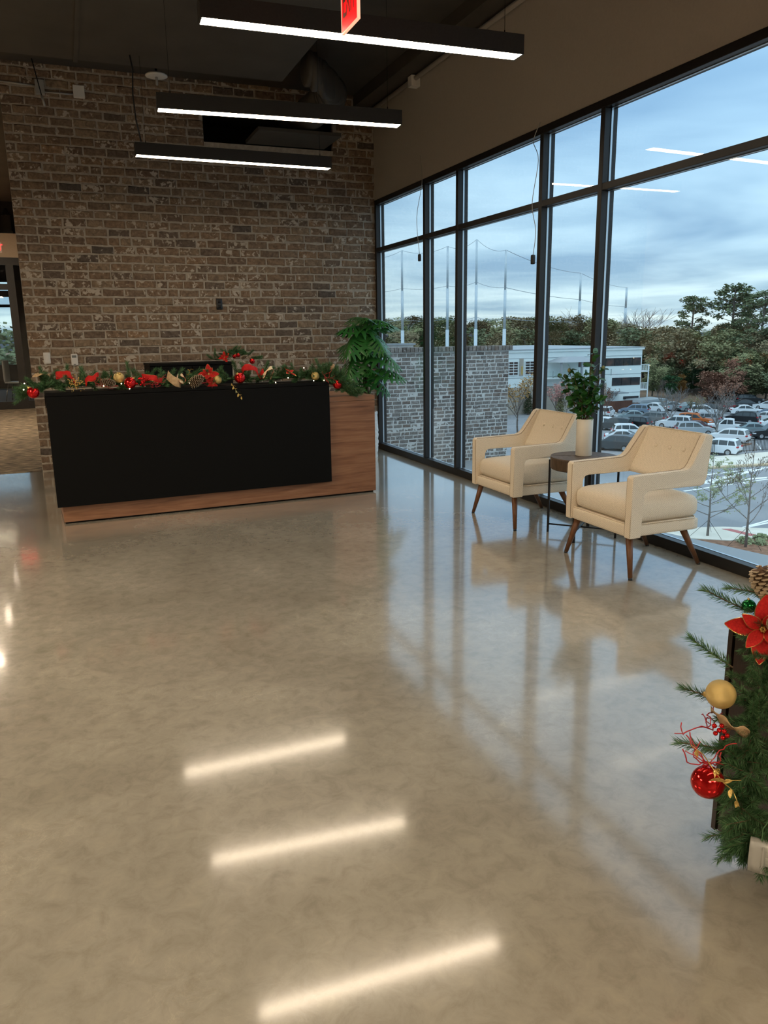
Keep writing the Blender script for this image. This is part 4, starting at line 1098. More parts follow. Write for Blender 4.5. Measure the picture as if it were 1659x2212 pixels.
# ================================================================== OUTSIDE: CARS
def car_meshes(kind):
    """meshes of one car: x is forward, wheels on z = 0"""
    D = {}
    W = .92
    if kind == 'sedan':
        body = [(-2.35, .35), (-2.38, .62), (-2.30, .92), (-1.75, .98), (.95, .93), (1.9, .82), (2.32, .66), (2.36, .38), (2.2, .24), (-2.2, .24)]
        cab = [(-1.95, .95), (-1.05, 1.40), (-.3, 1.46), (.25, 1.42), (1.25, .93)]
        sides = [[(-1.35, 1.0), (-.98, 1.33), (-.36, 1.38), (-.36, 1.0)], [(-.28, 1.0), (-.28, 1.38), (.18, 1.35), (.86, 1.0)]]
        wx = (1.42, -1.38); wr = .33
    elif kind == 'suv':
        body = [(-2.28, .42), (-2.32, .75), (-2.24, 1.05), (.95, 1.06), (1.75, .98), (2.22, .82), (2.30, .45), (2.15, .30), (-2.15, .30)]
        cab = [(-2.25, 1.04), (-1.98, 1.62), (-1.5, 1.70), (.05, 1.68), (.40, 1.60), (1.15, 1.05)]
        sides = [[(-2.02, 1.12), (-1.86, 1.54), (-1.32, 1.60), (-1.32, 1.12)], [(-1.22, 1.12), (-1.22, 1.60), (-.38, 1.60), (-.38, 1.12)], [(-.30, 1.12), (-.30, 1.60), (.22, 1.54), (.80, 1.12)]]
        wx = (1.42, -1.35); wr = .37
    else:
        body = [(-2.85, .50), (-2.87, 1.02), (-.62, 1.02), (-.62, 1.06), (1.35, 1.08), (2.45, 1.0), (2.62, .85), (2.65, .5), (2.45, .36), (-2.7, .40)]
        cab = [(-.78, 1.04), (-.66, 1.72), (-.2, 1.80), (.55, 1.76), (1.30, 1.06)]
        sides = [[(-.55, 1.14), (-.50, 1.64), (.12, 1.70), (.12, 1.14)], [(.20, 1.14), (.20, 1.70), (.50, 1.66), (.98, 1.14)]]
        wx = (1.68, -1.65); wr = .40
    tz = lambda z: W - .02 - max(0, z - 1.0) * .30
    b = MB(); b.prism(body, -W, W)
    D['body'] = [b]
    c = MB(); c.prism(cab, 0, 0, None, lambda x, z: -tz(z), lambda x, z: tz(z)); b2 = b; b2.add(c.v, c.f)
    if kind == 'pickup': pass
    gl = []
    for s in (-1, 1):
        for poly in sides:
            g = MB(); f = (lambda x, z, s=s: s * (tz(z) - .02)); h = (lambda x, z, s=s: s * (tz(z) + .012))
            if s > 0: g.prism(poly, 0, 0, None, h, f)
            else: g.prism(poly, 0, 0, None, f, h)
            gl.append(g)
    def slab(p, q, w0, w1):
        """windscreen between two points of the cabin outline"""
        (xa, za), (xb, zb) = p, q; d = Vector((xb - xa, 0, zb - za)).normalized(); n = Vector((-d.z, 0, d.x))
        if n.z < 0: n = -n
        g = MB(); k = .015
        xa, za, xb, zb = xa + (xb - xa) * .08, za + (zb - za) * .08, xa + (xb - xa) * .92, za + (zb - za) * .92
        vs = []
        for e in (-k, k): vs += [(xa + n.x * e, -w0, za + n.z * e), (xa + n.x * e, w0, za + n.z * e), (xb + n.x * e, w1, zb + n.z * e), (xb + n.x * e, -w1, zb + n.z * e)]
        g.add(vs, [(3, 2, 1, 0), (4, 5, 6, 7), (0, 1, 5, 4), (1, 2, 6, 5), (2, 3, 7, 6), (3, 0, 4, 7)]); return g
    gl.append(slab(cab[-1], cab[-2], W - .10, W - .22)); gl.append(slab(cab[0], cab[1], W - .10, W - .22))
    D['window'] = gl
    D['wheel'] = []
    for x in wx:
        for s in (-1, 1):
            g = MB(); Mw = Matrix.Translation((x, s * (W - .10), wr)) @ Matrix.Rotation(R(-90 * s), 4, 'X')
            g.lathe([(.20, -.10), (wr - .02, -.10), (wr, -.07), (wr, .08), (wr - .03, .115), (.22, .115)], 18, Mw, True, False); g.cur = 1
            g.lathe([(.225, .10), (.21, .118), (.06, .10), (.001, .105)], 18, Mw, False, False); D['wheel'].append(g)
    D['bumper'] = [MB().box((body[1][0] - .03, -W + .06, .32), (body[1][0] + .1, W - .06, .52)), MB().box((2.16 if kind != 'pickup' else 2.5, -W + .06, .30), (2.38 if kind != 'pickup' else 2.7, W - .06, .50))]
    xr = body[1][0]; zt = {'sedan': .80, 'suv': .98, 'pickup': .88}[kind]
    D['tail_light'] = [MB().box((xr - .02, s * .64 - .2, zt - .09), (xr + .14, s * .64 + .27 * (s > 0) + (.2 if s < 0 else .0), zt + .10)) for s in (-1, 1)]
    D['tail_light'] = [MB().box((xr - .02, min(s * .52, s * .925), zt - .08), (xr + .16, max(s * .52, s * .925), zt + .09)) for s in (-1, 1)]
    xf = body[-4][0]
    D['headlight'] = [MB().box((xf - .30, min(s * .55, s * .925), .66), (xf + .015, max(s * .55, s * .925), .80)) for s in (-1, 1)]
    D['number_plate'] = [MB().box((xr - .045, -.26, .58), (xr - .0, .26, .70))]
    mats = {'body': None, 'window': M['car_glass'], 'wheel': [M['tyre'], M['hub']], 'bumper': M['trim'], 'tail_light': M['tail'], 'headlight': M['head'], 'number_plate': M['white_plastic']}
    out = []
    for nm, L_ in D.items():
        for g in L_: out.append((nm, g.mesh(nm, mats[nm] if mats[nm] else M['white_metal'])))
    return out
CARM = {k: car_meshes(k) for k in ('sedan', 'suv', 'pickup')}
paint = {'white': (.78, .82, .84), 'bluegrey': (.22, .29, .37), 'charcoal': (.062, .067, .072), 'black': (.012, .013, .015), 'silver': (.42, .46, .49), 'grey': (.17, .175, .18), 'orange': (.62, .16, .035), 'maroon': (.13, .055, .055), 'teal': (.30, .38, .40), 'darkblue': (.05, .075, .11)}
PM = {k: pmat('car_paint_' + k, v, .28, .25 if k not in ('white', 'black') else 0., .5) for k, v in paint.items()}
CARS = [(81.6, 98.8, 130, 'suv', 'bluegrey', 'blue-grey SUV parked beside the brown screen fence'), (87.4, 101.4, 119, 'sedan', 'white', 'white sedan just right of the blue-grey SUV by the fence'), (75.8, 98.1, 42, 'suv', 'white', 'white SUV at the fence, left end, cut by the window mullion'),
 (66.6, 84.6, 127, 'suv', 'charcoal', 'charcoal SUV second from the mullion in the middle row'), (69.8, 84.6, 120, 'suv', 'black', 'black SUV next to the charcoal SUV in the middle row'), (76.1, 92.8, 151, 'sedan', 'teal', 'pale teal sedan behind the black SUV'), (75.7, 88.3, 119, 'suv', 'grey', 'mid-grey SUV in the middle row left of the big white SUV'),
 (74.9, 82.5, 128, 'suv', 'white', 'big white SUV in the middle row above the chair back'), (63.8, 77.6, 331, 'suv', 'white', 'white hatchback SUV just left of the nearer armchair back'), (60.5, 74.6, 321, 'sedan', 'white', 'white sedan below the white hatchback SUV'), (55.4, 70.1, 127, 'suv', 'charcoal', 'charcoal car with red tail light, nearest the mullion'),
 (57.6, 69.8, 125, 'suv', 'grey', 'grey SUV beside the nearest charcoal car'), (65.2, 86.6, 127, 'suv', 'white', 'white SUV mostly hidden by the mullion in the middle row'), (72.1, 75.7, 326, 'suv', 'silver', 'silver SUV half hidden behind the nearer armchair back'), (79.6, 83.6, 306, 'suv', 'orange', 'orange SUV, the only orange car in the lot'),
 (81.2, 84.0, 126, 'suv', 'silver', 'silver SUV right behind the orange one'), (89.4, 92.1, 326, 'suv', 'white', 'boxy white SUV in the row behind the orange car'), (93.2, 99.0, 347, 'sedan', 'teal', 'pale teal sedan left of the boxy white SUV'), (91.0, 101.6, 157, 'sedan', 'silver', 'silver sedan far left of the back row'), (93.6, 95.3, 337, 'sedan', 'charcoal', 'charcoal sedan squeezed behind the boxy white SUV'),
 (87.0, 82.7, 119, 'suv', 'black', 'black boxy SUV right of the middle tree'), (91.4, 82.6, 113, 'sedan', 'white', 'white sedan with red tail lights right of the black boxy SUV'), (96.6, 91.0, 323, 'sedan', 'white', 'white sedan behind the black boxy SUV'), (98.3, 96.6, 54, 'suv', 'maroon', 'maroon SUV in the back row'), (104.0, 97.9, 323, 'sedan', 'charcoal', 'charcoal sedan in the back row right of the maroon SUV'),
 (105.6, 94.9, 113, 'sedan', 'white', 'white sedan in the back row below the black SUV on the bank'), (110.9, 104.1, 333, 'suv', 'black', 'black SUV farthest back, against the brown bank'), (108.6, 108.0, 124, 'sedan', 'black', 'small black car farthest back, left of the black SUV'), (99.0, 87.6, 122, 'sedan', 'bluegrey', 'blue-grey sedan behind the white sedan with red lights'), (106.2, 92.0, 332, 'suv', 'darkblue', 'dark blue SUV at the right end of the back row'),
 (77.7, 75.9, 134, 'pickup', 'white', 'white pickup truck behind the nearest white SUV'), (79.3, 73.0, 323, 'sedan', 'teal', 'grey-green sedan right of the white pickup'), (77.9, 69.0, 152, 'pickup', 'black', 'black pickup with big tyres at the right edge'), (70.6, 68.9, 119, 'suv', 'white', 'nearest white SUV, standing above the railing'), (74.3, 78.6, 136, 'sedan', 'maroon', 'maroon sedan glimpsed left of the white pickup'),
 (63.1, 62.9, 119, 'suv', 'white', 'white SUV seen through the black railing'), (86.4, 75.9, 322, 'sedan', 'white', 'white sedan at the right edge behind the grey-green sedan')]
for x, y, hd, kd, colr, lab in CARS:
    t = thing('car', lab, 'car', (x, y, GZ), R(hd), 'parked cars')
    for nm, me in CARM[kd]:
        o = inst(nm, me, t)
        if nm == 'body':
            o.material_slots[0].link = 'OBJECT'; o.material_slots[0].material = PM[colr]

# ================================================================== OUTSIDE: TREES
def rec_branch(mb, p, d, ln, r_, depth, rr, spread, tips, n=4, kids=(2, 3), upw=.15, sides=4):
    q = [p]
    for i in range(n):
        d = (d + Vector((rr.gauss(0, .09), rr.gauss(0, .09), rr.gauss(0, .06) + upw * .3))).normalized()
        q.append(q[-1] + d * ln / n)
    mb.tube(q, r_, sides, r1=r_ * .62, cap=False)
    if depth == 0:
        tips.append(q[-1]); tips.append(q[n // 2]); return
    for k in range(rr.randint(*kids)):
        at = q[rr.randint(max(1, n - 2), n)] if k else q[-1]
        nd = (d + Vector((rr.gauss(0, spread), rr.gauss(0, spread), rr.gauss(0, spread * .6) + upw))).normalized()
        rec_branch(mb, at, nd, ln * rr.uniform(.58, .80), r_ * .6, depth - 1, rr, spread, tips, n, kids, upw, max(3, sides - 1))
def leaf_quads(mb, c, rad, count, size, rr, shell=.55):
    for k in range(count):
        v = Vector((rr.gauss(0, 1), rr.gauss(0, 1), rr.gauss(0, 1))).normalized() * rr.uniform(shell, 1)
        p = Vector((c[0] + v.x * rad[0], c[1] + v.y * rad[1], c[2] + v.z * rad[2]))
        u = Vector((rr.gauss(0, 1), rr.gauss(0, 1), rr.gauss(0, .7))).normalized(); w_ = u.orthogonal().normalized()
        s = size * rr.uniform(.6, 1.3)
        mb.add([p - u * s, p + w_ * s * .6, p + u * s, p - w_ * s * .6], [(0, 1, 2, 3)])
def tree_kind(kind, seed):
    """(trunk mesh builder, crown mesh builder or None); about 14 m tall unless young"""
    rr = random.Random(seed); tk = MB(); cr = MB()
    if kind == 'broad':
        tk.tube([(0, 0, 0), (.1, .05, 3), (0, .1, 6), (.1, 0, 9)], .28, 7, r1=.10)
        for k in range(34):
            a = rr.uniform(0, 2 * PI); z = rr.uniform(2.2, 13.0); f = math.sin(PI * min(1, max(.08, (z - 1.5) / 13.2)))
            r_ = 3.6 * f * rr.uniform(.25, 1)
            c = (math.cos(a) * r_, math.sin(a) * r_, z)
            if k % 2 == 0: tk.tube([(0, 0, max(2, z - 3)), (c[0] * .6, c[1] * .6, z - .8), c], .08, 4, r1=.02, cap=False)
            s = rr.uniform(1.1, 1.9)
            leaf_quads(cr, c, (s * 1.15, s * 1.15, s * .9), 135, .27, rr, .3)
    elif kind == 'pine':
        tk.tube([(0, 0, 0), (.15, 0, 6), (-.1, .1, 12), (.1, 0, 17), (0, 0, 20)], .32, 7, r1=.08)
        for k in range(44):
            z = rr.uniform(9.0, 20.5); a = rr.uniform(0, 2 * PI); f = 1 - abs((z - 15.2) / 7.5)
            r_ = (1.0 + 3.0 * max(0, f)) * rr.uniform(.45, 1)
            c = (math.cos(a) * r_, math.sin(a) * r_, z + .2 * r_)
            tk.tube([(0, 0, z - .8), (c[0] * .6, c[1] * .6, z - .1), c], .075, 4, r1=.02, cap=False)
            leaf_quads(cr, c, (1.15, 1.15, .85), 80, .25, rr, .15)
    elif kind == 'bare':
        tips = []
        rec_branch(tk, Vector((0, 0, 0)), Vector((0, 0, 1)), 3.6, .18, 0, rr, 0, [], 3)
        for k in range(7):
            a = 2 * PI * k / 7 + rr.uniform(-.3, .3)
            d = Vector((math.cos(a) * .55, math.sin(a) * .55, 1)).normalized()
            rec_branch(tk, Vector((0, 0, 2.2 + .32 * k)), d, 3.2, .085, 3, rr, .34, tips, 3, (3, 4), .12, 4)
        cr = None
    elif kind == 'column':
        tk.tube([(0, 0, 0), (0, 0, 3.6)], .09, 6, r1=.03)
        for k in range(10):
            z = .4 + k * .36; r_ = .62 * (1 - (k / 11) ** 1.6) + .08
            leaf_quads(cr, (0, 0, z), (r_, r_, .32), 90, .11, rr, .3)
    elif kind == 'sparse':
        tips = []
        rec_branch(tk, Vector((0, 0, 0)), Vector((0, 0, 1)), 2.2, .10, 0, rr, 0, [], 3)
        for k in range(8):
            a = 2 * PI * k / 8; d = Vector((math.cos(a) * .5, math.sin(a) * .5, 1)).normalized()
            rec_branch(tk, Vector((0, 0, 1.4 + .25 * k)), d, 2.0, .045, 2, rr, .33, tips, 3, (2, 4), .14, 4)
        for p in tips: leaf_quads(cr, p, (.42, .42, .34), 6, .11, rr, .1)
    return tk, cr
TREES = {}
def bay(x, y):
    """which window of the wall one looks through to see a thing standing there"""
    a = math.atan2(x, y); k = (WX + .05 - 0) / math.tan(a) if a > 0 else 99
    for lo, nm in ((8.16, 'the wide window nearest the brick wall'), (7.38, 'the narrow window nearest the brick wall'), (5.86, 'the middle wide window'), (5.07, 'the narrow window behind the vase'), (-9, 'the big window behind the nearer armchair')):
        if k > lo: return nm
for kd, ns in (('broad', 4), ('pine', 3), ('bare', 3), ('column', 2), ('sparse', 2)):
    TREES[kd] = []
    for s in range(ns):
        tk, cr = tree_kind(kd, 100 + s * 7 + len(kd))
        TREES[kd].append((tk.mesh('trunk', M['t_grey'] if kd == 'bare' else M['t_bark']), cr.mesh('crown', M['t_green']) if cr else None))
def tree(kind, x, y, height, label, crown=None, group=None, base=GZ, wide=1.0, v=None, rz=None):
    full = {'broad': 14.6, 'pine': 21, 'bare': 11.0, 'column': 4.2, 'sparse': 7.4}[kind]
    tk, cr = TREES[kind][(v if v is not None else random.randrange(99)) % len(TREES[kind])]
    t = thing({'broad': 'broadleaf_tree', 'pine': 'pine_tree', 'bare': 'bare_tree', 'column': 'columnar_evergreen', 'sparse': 'young_tree'}[kind], label, 'tree', (x, y, base), rz if rz is not None else random.uniform(0, 6.28), group)
    s = height / full; t.scale = (s * wide, s * wide, s)
    inst('trunk', tk, t)
    if cr:
        o = inst('crown', cr, t); o['kind'] = 'stuff'
        if crown: o.material_slots[0].link = 'OBJECT'; o.material_slots[0].material = crown
    return t
random.seed(31)
gb = lambda x, y: GZ + max(0, min(7, (math.hypot(x, y) - 150) * .05))
# the wood behind everything
zt = [(85.55, 218.87, 4.16), (94.66, 231.39, 5.4), (88.43, 206.89, 4.33), (99.81, 223.75, 5.49), (99.07, 213.1, 4.22), (108.91, 225.03, 4.9), (101.15, 200.98, 4.88), (113.53, 217.11, 4.03), (112.1, 206.54, 4.4), (122.63, 217.86, 4.25), (113.37, 194.35, 3.54), (126.64, 209.73, 4.76), (124.53, 199.29, 3.91), (135.64, 210.0, 4.98), (124.93, 187.13, 3.58), (139.05, 201.72, 4.24), (136.21, 191.5, 4.46), (147.93, 201.54, 3.5), (135.75, 179.43, 3.73), (150.65, 193.21, 3.61)]
for i, (x, y, z) in enumerate(zt):
    tree('broad', x, y, z - gb(x, y) + 1.9, ['brown', 'green', 'olive', 'dull brown'][i % 4] + ' tree of the far wooded belt, through ' + bay(x, y), [M['t_brown'], M['t_green'], M['t_olive'], M['t_brown']][i % 4], 'trees of the far wooded belt', gb(x, y), 1.55)
for i, (x, y, z) in enumerate(zt[::2]):
    x, y = x * .90, y * .90
    tree('broad', x, y, z - 1.2 - GZ, ['lower green', 'lower brown'][i % 2] + ' tree before the far belt, through ' + bay(x, y), [M['t_green'], M['t_brown']][i % 2], 'trees of the far wooded belt', GZ, 1.4)
for i, (x, y, z, c) in enumerate([(150.06, 174.3, 2.92, 't_brown'), (158.72, 173.3, 2.6, 't_green'), (152, 158, 1.2, 't_green'), (152.13, 151.92, 3.2, 't_brown'), (144.29, 138.49, 2.41, 't_brown'), (139.56, 128.93, 2.31, 't_brown'), (160, 163, 1.8, 't_olive'), (152, 132, 2.5, 't_brown'), (150, 122, 2.2, 't_olive'), (141, 165, .2, 't_brown'), (146, 148, 0., 't_olive'), (129, 118, -1, 't_brown'), (137, 146, -1.6, 't_brown'), (133, 138, -1.2, 't_brown')]):
    tree('broad', x, y, z - gb(x, y) + .4, {'t_brown': 'tall brown', 't_green': 'tall green', 't_olive': 'tall olive'}[c] + (' tree at the skyline beside the pines' if z > 1 else ' tree below the pines, under the skyline'), M[c], 'trees of the wood behind the car park', gb(x, y), 1.3)
for x, y, z, c, lab, wd in ((113.72, 129.04, -.68, 't_sage', 'pale sage-green tree right of the white office building', 1.35), (130.5, 131.13, -.95, 't_olive', 'olive tree in front of the pines', 1.3), (125.9, 121.55, -1.76, 't_brown', 'brown tree left of the rust-red oak top', 1.3), (124.58, 115.67, -2.13, 't_olive', 'olive-yellow tree at the right behind the rust-red trees', 1.3),
                        (117.5, 136, -1.6, 't_green', 'green tree between the sage tree and the pines', 1.3), (120, 128, -3.2, 't_olive', 'yellow-green tree behind the dark evergreen', 1.3),
                        (113.05, 120.18, -4.87, 't_dark', 'dark green evergreen in the middle of the bank', 1.25), (123.31, 114.09, -5.57, 't_dark', 'dark green evergreen at the right behind the bare tree', 1.4), (105.3, 117.5, -6.5, 't_dark', 'dark evergreen beside the office balconies', 1.3), (117.5, 116, -5.6, 't_green', 'low green tree behind the rust-red oak', 1.3),
                        (105.03, 107.09, -5.64, 't_rust', 'wide rust-red oak behind the parked cars', 2.0), (109.5, 106.3, -5.3, 't_rust', 'second rust-red oak right of the wide one', 1.7), (114.68, 111.57, -3.57, 't_rust', 'tall rust-red tree behind the rust-red oaks', .95), (108.06, 118.0, -6.84, 't_gold', 'small golden-orange tree left of the rust-red oak', 1.3), (104, 121, -3.8, 't_olive', 'yellowish tree low behind the office balconies', 1.2)):
    tree('broad', x, y, z - gb(x, y) + .2, lab, M[c], None, gb(x, y), wd)
for x, y, z, lab, k in ((133, 143, 8.58, 'leftmost tall pine, set a little apart from the others', 0), (138.89, 136.88, 11.0, 'tallest pine with rounded crown against the sky', 1), (148.3, 141.53, 9.51, 'slender pine between the two biggest pines', 2), (139.46, 129.04, 9.21, 'pine at the right edge of the window', 0)):
    tree('pine', x, y, z - gb(x, y), lab, M['t_pine'], 'tall pines on the bank', gb(x, y), 1.35, k)
for x, y, z, b, lab, k in ((105.15, 120.59, -7.03, GZ, 'grey bare tree beside the office balcony columns', 0), (118.5, 111.5, -5.99, GZ, 'grey bare tree at the right edge, in front of evergreens', 1), (140.27, 169.48, 7.39, -8, 'tall bare tree against the sky behind the office roof', 2), (139.33, 195.42, 7.0, -8, 'bare tree between the two narrow window mullions', 0), (88.08, 212.47, 6.2, -8, 'bare twiggy tree at the far left of the window', 1),
                        (74.09, 82.33, -5.61, GZ, 'pale bare tree standing among the middle row of cars', 2), (72.73, 72.91, -5.49, GZ, 'bare tree beside the nearest white SUV', 1)):
    tree('bare', x, y, z - b, lab, None, None, b, 1.25 if b < -9 else 1.5, k)
for x, y, z, c, lab, k in ((82.19, 86.69, -7.4, 't_brown', 'small brownish young tree in the island of the back row', 0), (88.75, 87.93, -5.4, 't_rust', 'young rust-red tree beside the black boxy SUV', 1), (74.12, 96.06, -5.9, 't_rust', 'thin red-leaved tree in front of the screen fence', 0), (53.96, 88.01, -3.4, 't_gold', 'sparse golden tree right of the terrace wall', 1), (67.68, 99.64, -5.5, 't_pink', 'pinkish tree left of the vase branches', 0), (70.4, 101, -6.5, 't_pink', 'second pinkish tree, behind the vase branches', 1)):
    tree('sparse', x, y, z - GZ, lab, M[c], None, GZ, 1.2, k)
for x, y, z, lab in ((66.41, 109.0, -7.55, 'columnar evergreen at the terrace wall edge'), (67.44, 107.0, -7.4, 'second columnar evergreen from the terrace wall'), (68.86, 106.5, -7.56, 'third columnar evergreen from the terrace wall'), (70.09, 102.09, -7.4, 'columnar evergreen seen beside the vase branches')):
    tree('column', x, y, z - GZ, lab, M['t_dark'] if x < 69 else M['t_olive'], 'columnar evergreens before the office building', GZ, 1.5)
for i in range(30):
    a = R(38.6 + 11.5 * ((i * .618) % 1)); r_ = 150 + 48 * ((i * .37 + .1) % 1)
    x, y = math.sin(a) * r_, math.cos(a) * r_
    h = (6.5 + 3.5 * ((i * .73) % 1)) if r_ < 168 else 10 + 3 * ((i * .53) % 1)
    if a < R(41) and r_ < 160: h = 6
    tree('broad', x, y, h, ['brown', 'green', 'olive', 'brown', 'olive-brown'][i % 5] + ' autumn tree on the bank, ' + ('beside the white office' if a < R(42) else 'behind the middle rows of cars' if a < R(46) else 'behind the cars near the right edge') + (', low in front' if r_ < 168 else ', higher behind'), M[['t_brown', 't_green', 't_olive', 't_brown', 't_olive'][i % 5]], 'autumn trees covering the bank', gb(x, y), 1.5)
tree('broad', -5.2, 86, 15.0, 'leafy tree seen through the far window behind the glass corridor door', M['t_green'], None, GZ, 1.2)
# staked young trees by the kerb
def young(x, y, h, label, seed, bare):
    rr = random.Random(seed)
    t = thing('young_tree', label, 'tree', (x, y, GZ + .1)); tk = MB(); tips = []
    trunk = [(0, 0, 0), (.03, .02, h * .3), (-.02, .03, h * .6), (.0, 0, h * .98)]
    tk.tube(trunk, .085, 8, r1=.012, cap=True)
    nb = 20 if not bare else 13
    for k in range(nb):
        f = .22 + .70 * k / nb; a = k * 2.4 + rr.uniform(-.3, .3)
        d = Vector((math.cos(a), math.sin(a), (.35 if not bare else .95))).normalized()
        ln = (1 - f) * h * (.36 if not bare else .30) + .25
        rec_branch(tk, Vector((0, 0, f * h)), d, ln, .032 * (1.2 - f), 2 if ln > .8 else 1, rr, .30, tips, 3, (2, 3), .10 if not bare else .22, 4)
    tk.build('trunk', M['t_grey'], t, True)
    cr = MB()
    for p in tips:
        if bare:
            for k in range(4):
                c = p + Vector((rr.gauss(0, .12), rr.gauss(0, .08), rr.gauss(-.05, .06))); s = .05
                cr.add([c, c + Vector((s * .4, 0, -s)), c + Vector((0, 0, -s * 2.6)), c + Vector((-s * .4, 0, -s))], [(0, 1, 2, 3)])
        else: leaf_quads(cr, p, (.26, .26, .16), 16, .06, rr, .1)
    o = cr.build('foliage', M['bark'] if bare else M['t_sage'], t); o['kind'] = 'stuff'
    for k in range(3):
        a = k * 2.1 + .6
        MB().cyl((math.cos(a) * 1.1, math.sin(a) * 1.1, 0), (0, 0, h * .20), .012, 5).build('guy_wire', M['black_metal'], t)
young(36.85, 36.91, 5.3, 'slender young tree with sparse yellow-green leaves by the pale pavement', 4, False)
young(36.97, 33.97, 6.2, 'young tree with few dry brown leaves in the pine-straw bed', 8, True)

# ================================================================== GARLANDS
def sprig_mesh(L_, n_, nl, seed, spread=.85, wid=.03):
    """a needled twig along +y: thin flat needles all round a wire stem"""
    rr = random.Random(seed); g = MB()
    g.cur = 2; g.tube([(0, 0, 0), (rr.uniform(-.005, .005), L_ * .5, .004), (0, L_ * .97, .0)], .0022, 5, r1=.0013)
    for k in range(n_):
        u = .04 + .96 * k / n_; a = k * 2.4 + rr.uniform(-.4, .4)
        p = Vector((0, u * L_, 0))
        el = spread * rr.uniform(.75, 1.2) * (1 - .45 * max(0, u - .7) / .3)
        d = Vector((math.cos(a) * math.sin(el), math.cos(el), math.sin(a) * math.sin(el)))
        q = p + d * nl * rr.uniform(.75, 1.15)
        s = d.cross(Vector((rr.gauss(0, 1), rr.gauss(0, 1), rr.gauss(0, 1)))).normalized() * nl * wid
        mid = p.lerp(q, .5) + Vector((0, 0, -.0015))
        g.cur = 0 if rr.random() < .52 else 1
        g.add([p - s * .6, p + s * .6, mid + s, mid - s, q], [(0, 1, 2, 3), (3, 2, 4)])
    return g.mesh('pine_sprig', [M['needle'], M['needle_light'], M['twig']])
SPR = [sprig_mesh(.15, 170, .036, 1, .85, .045), sprig_mesh(.12, 150, .034, 2, 1.0, .045), sprig_mesh(.10, 130, .042, 3, .7, .04)]
SPN = [sprig_mesh(.125, 210, .030, 11), sprig_mesh(.10, 180, .032, 12, 1.0), sprig_mesh(.085, 170, .036, 13, .75)]
def aim(p, d, roll=None, s=1):
    Q = Vector(d).normalized().to_track_quat('Y', 'Z').to_matrix().to_4x4()
    return Matrix.Translation(p) @ Q @ Matrix.Rotation(random.uniform(0, 6.28) if roll is None else roll, 4, 'Y') @ Matrix.Scale(s, 4)
BALL = {}
def ball(loc, r_, mat, label, tilt=(.4, .3), group=None):
    t = thing('ball_ornament', label, 'ornament', loc, 0, group)
    k = (mat.name)
    if k not in BALL:
        a = MB().sphere((0, 0, 0), 1, 28, 18).mesh('ball', mat, True)
        b = MB().lathe([(.20, .955), (.20, 1.16), (.14, 1.18), (.001, 1.18)], 14, None, False, False); 
        ring = [(.09 * math.cos(x / 8 * 2 * PI), 0, 1.26 + .09 * math.sin(x / 8 * 2 * PI)) for x in range(9)]
        b.tube(ring, .018, 5, cap=False)
        BALL[k] = (a, b.mesh('cap', M['gold'], True))
    Mx = Euler((tilt[0], tilt[1], random.uniform(0, 6))).to_matrix().to_4x4() @ Matrix.Scale(r_, 4)
    inst('ball', BALL[k][0], t, Mx); inst('cap', BALL[k][1], t, Mx)
    return t
def pinecone(loc, d, L_, label, single=False):
    t = thing('pinecone', label, 'pinecone', loc)
    T = aim((0, 0, 0), d, 0)
    n_ = 84
    core = MB(); core.lathe([(.001, 0), (L_ * .16, L_ * .2), (L_ * .18, L_ * .5), (L_ * .10, L_ * .85), (.001, L_ * .95)], 12, T @ Matrix.Rotation(R(-90), 4, 'X'), False, False)
    core.build('core', M['cone'], t, True)
    def scale_mb():
        g = MB(); w_, l_ = .30, .80
        g.add([(-w_ * .45, 0, 0), (w_ * .45, 0, 0), (w_, l_ * .7, .06), (w_ * .55, l_, .13), (-w_ * .55, l_, .13), (-w_, l_ * .7, .06), (0, l_ * .55, -.02),
               (-w_ * .45, 0, -.04), (w_ * .45, 0, -.04), (w_, l_ * .7, .0), (w_ * .55, l_, .07), (-w_ * .55, l_, .07), (-w_, l_ * .7, .0)],
              [(0, 1, 6), (1, 2, 6), (5, 0, 6), (9, 8, 7, 12), (0, 7, 8, 1), (1, 8, 9, 2), (5, 12, 7, 0)])
        g.cur = 1; g.add([(w_, l_ * .7, .06), (w_ * .55, l_, .13), (-w_ * .55, l_, .13), (-w_, l_ * .7, .06), (0, l_ * .55, -.02), (w_, l_ * .7, .0), (w_ * .55, l_, .07), (-w_ * .55, l_, .07), (-w_, l_ * .7, .0)],
              [(1, 0, 5, 6), (2, 1, 6, 7), (3, 2, 7, 8), (6, 5, 8, 7)])
        g.cur = 0; k = len(g.v) - 9; g.f += [[k, k + 1, k + 4], [k + 1, k + 2, k + 4], [k + 2, k + 3, k + 4]]; g.mi += [1 if single else 0] * 3
        return g
    sm = scale_mb(); me = sm.mesh('scale', [M['cone'], M['cone_tip']]) if single else None
    allm = MB()
    for k in range(n_):
        u = k / n_; a = k * 2.39996
        f = math.sin(PI * (.16 + .80 * u)) ** .8
        lean = 1.40 - 1.0 * u
        Mx = T @ Matrix.Translation((0, L_ * (.06 + .80 * u), 0)) @ Matrix.Rotation(a, 4, 'Y') @ Matrix.Translation((0, 0, L_ * .10 * f)) @ Matrix.Rotation(lean, 4, 'X') @ Matrix.Scale(L_ * (.17 + .15 * f), 4)
        if single: inst('scale', me, t, Mx)
        else:
            k0 = len(allm.v); allm.v += [tuple(Mx @ Vector(p)) for p in sm.v]
            allm.f += [[i + k0 for i in f_] for f_ in sm.f]; allm.mi += sm.mi
    if not single:
        o = allm.build('scales', [M['cone'], M['cone_tip']], t); o['kind'] = 'stuff'
    return t
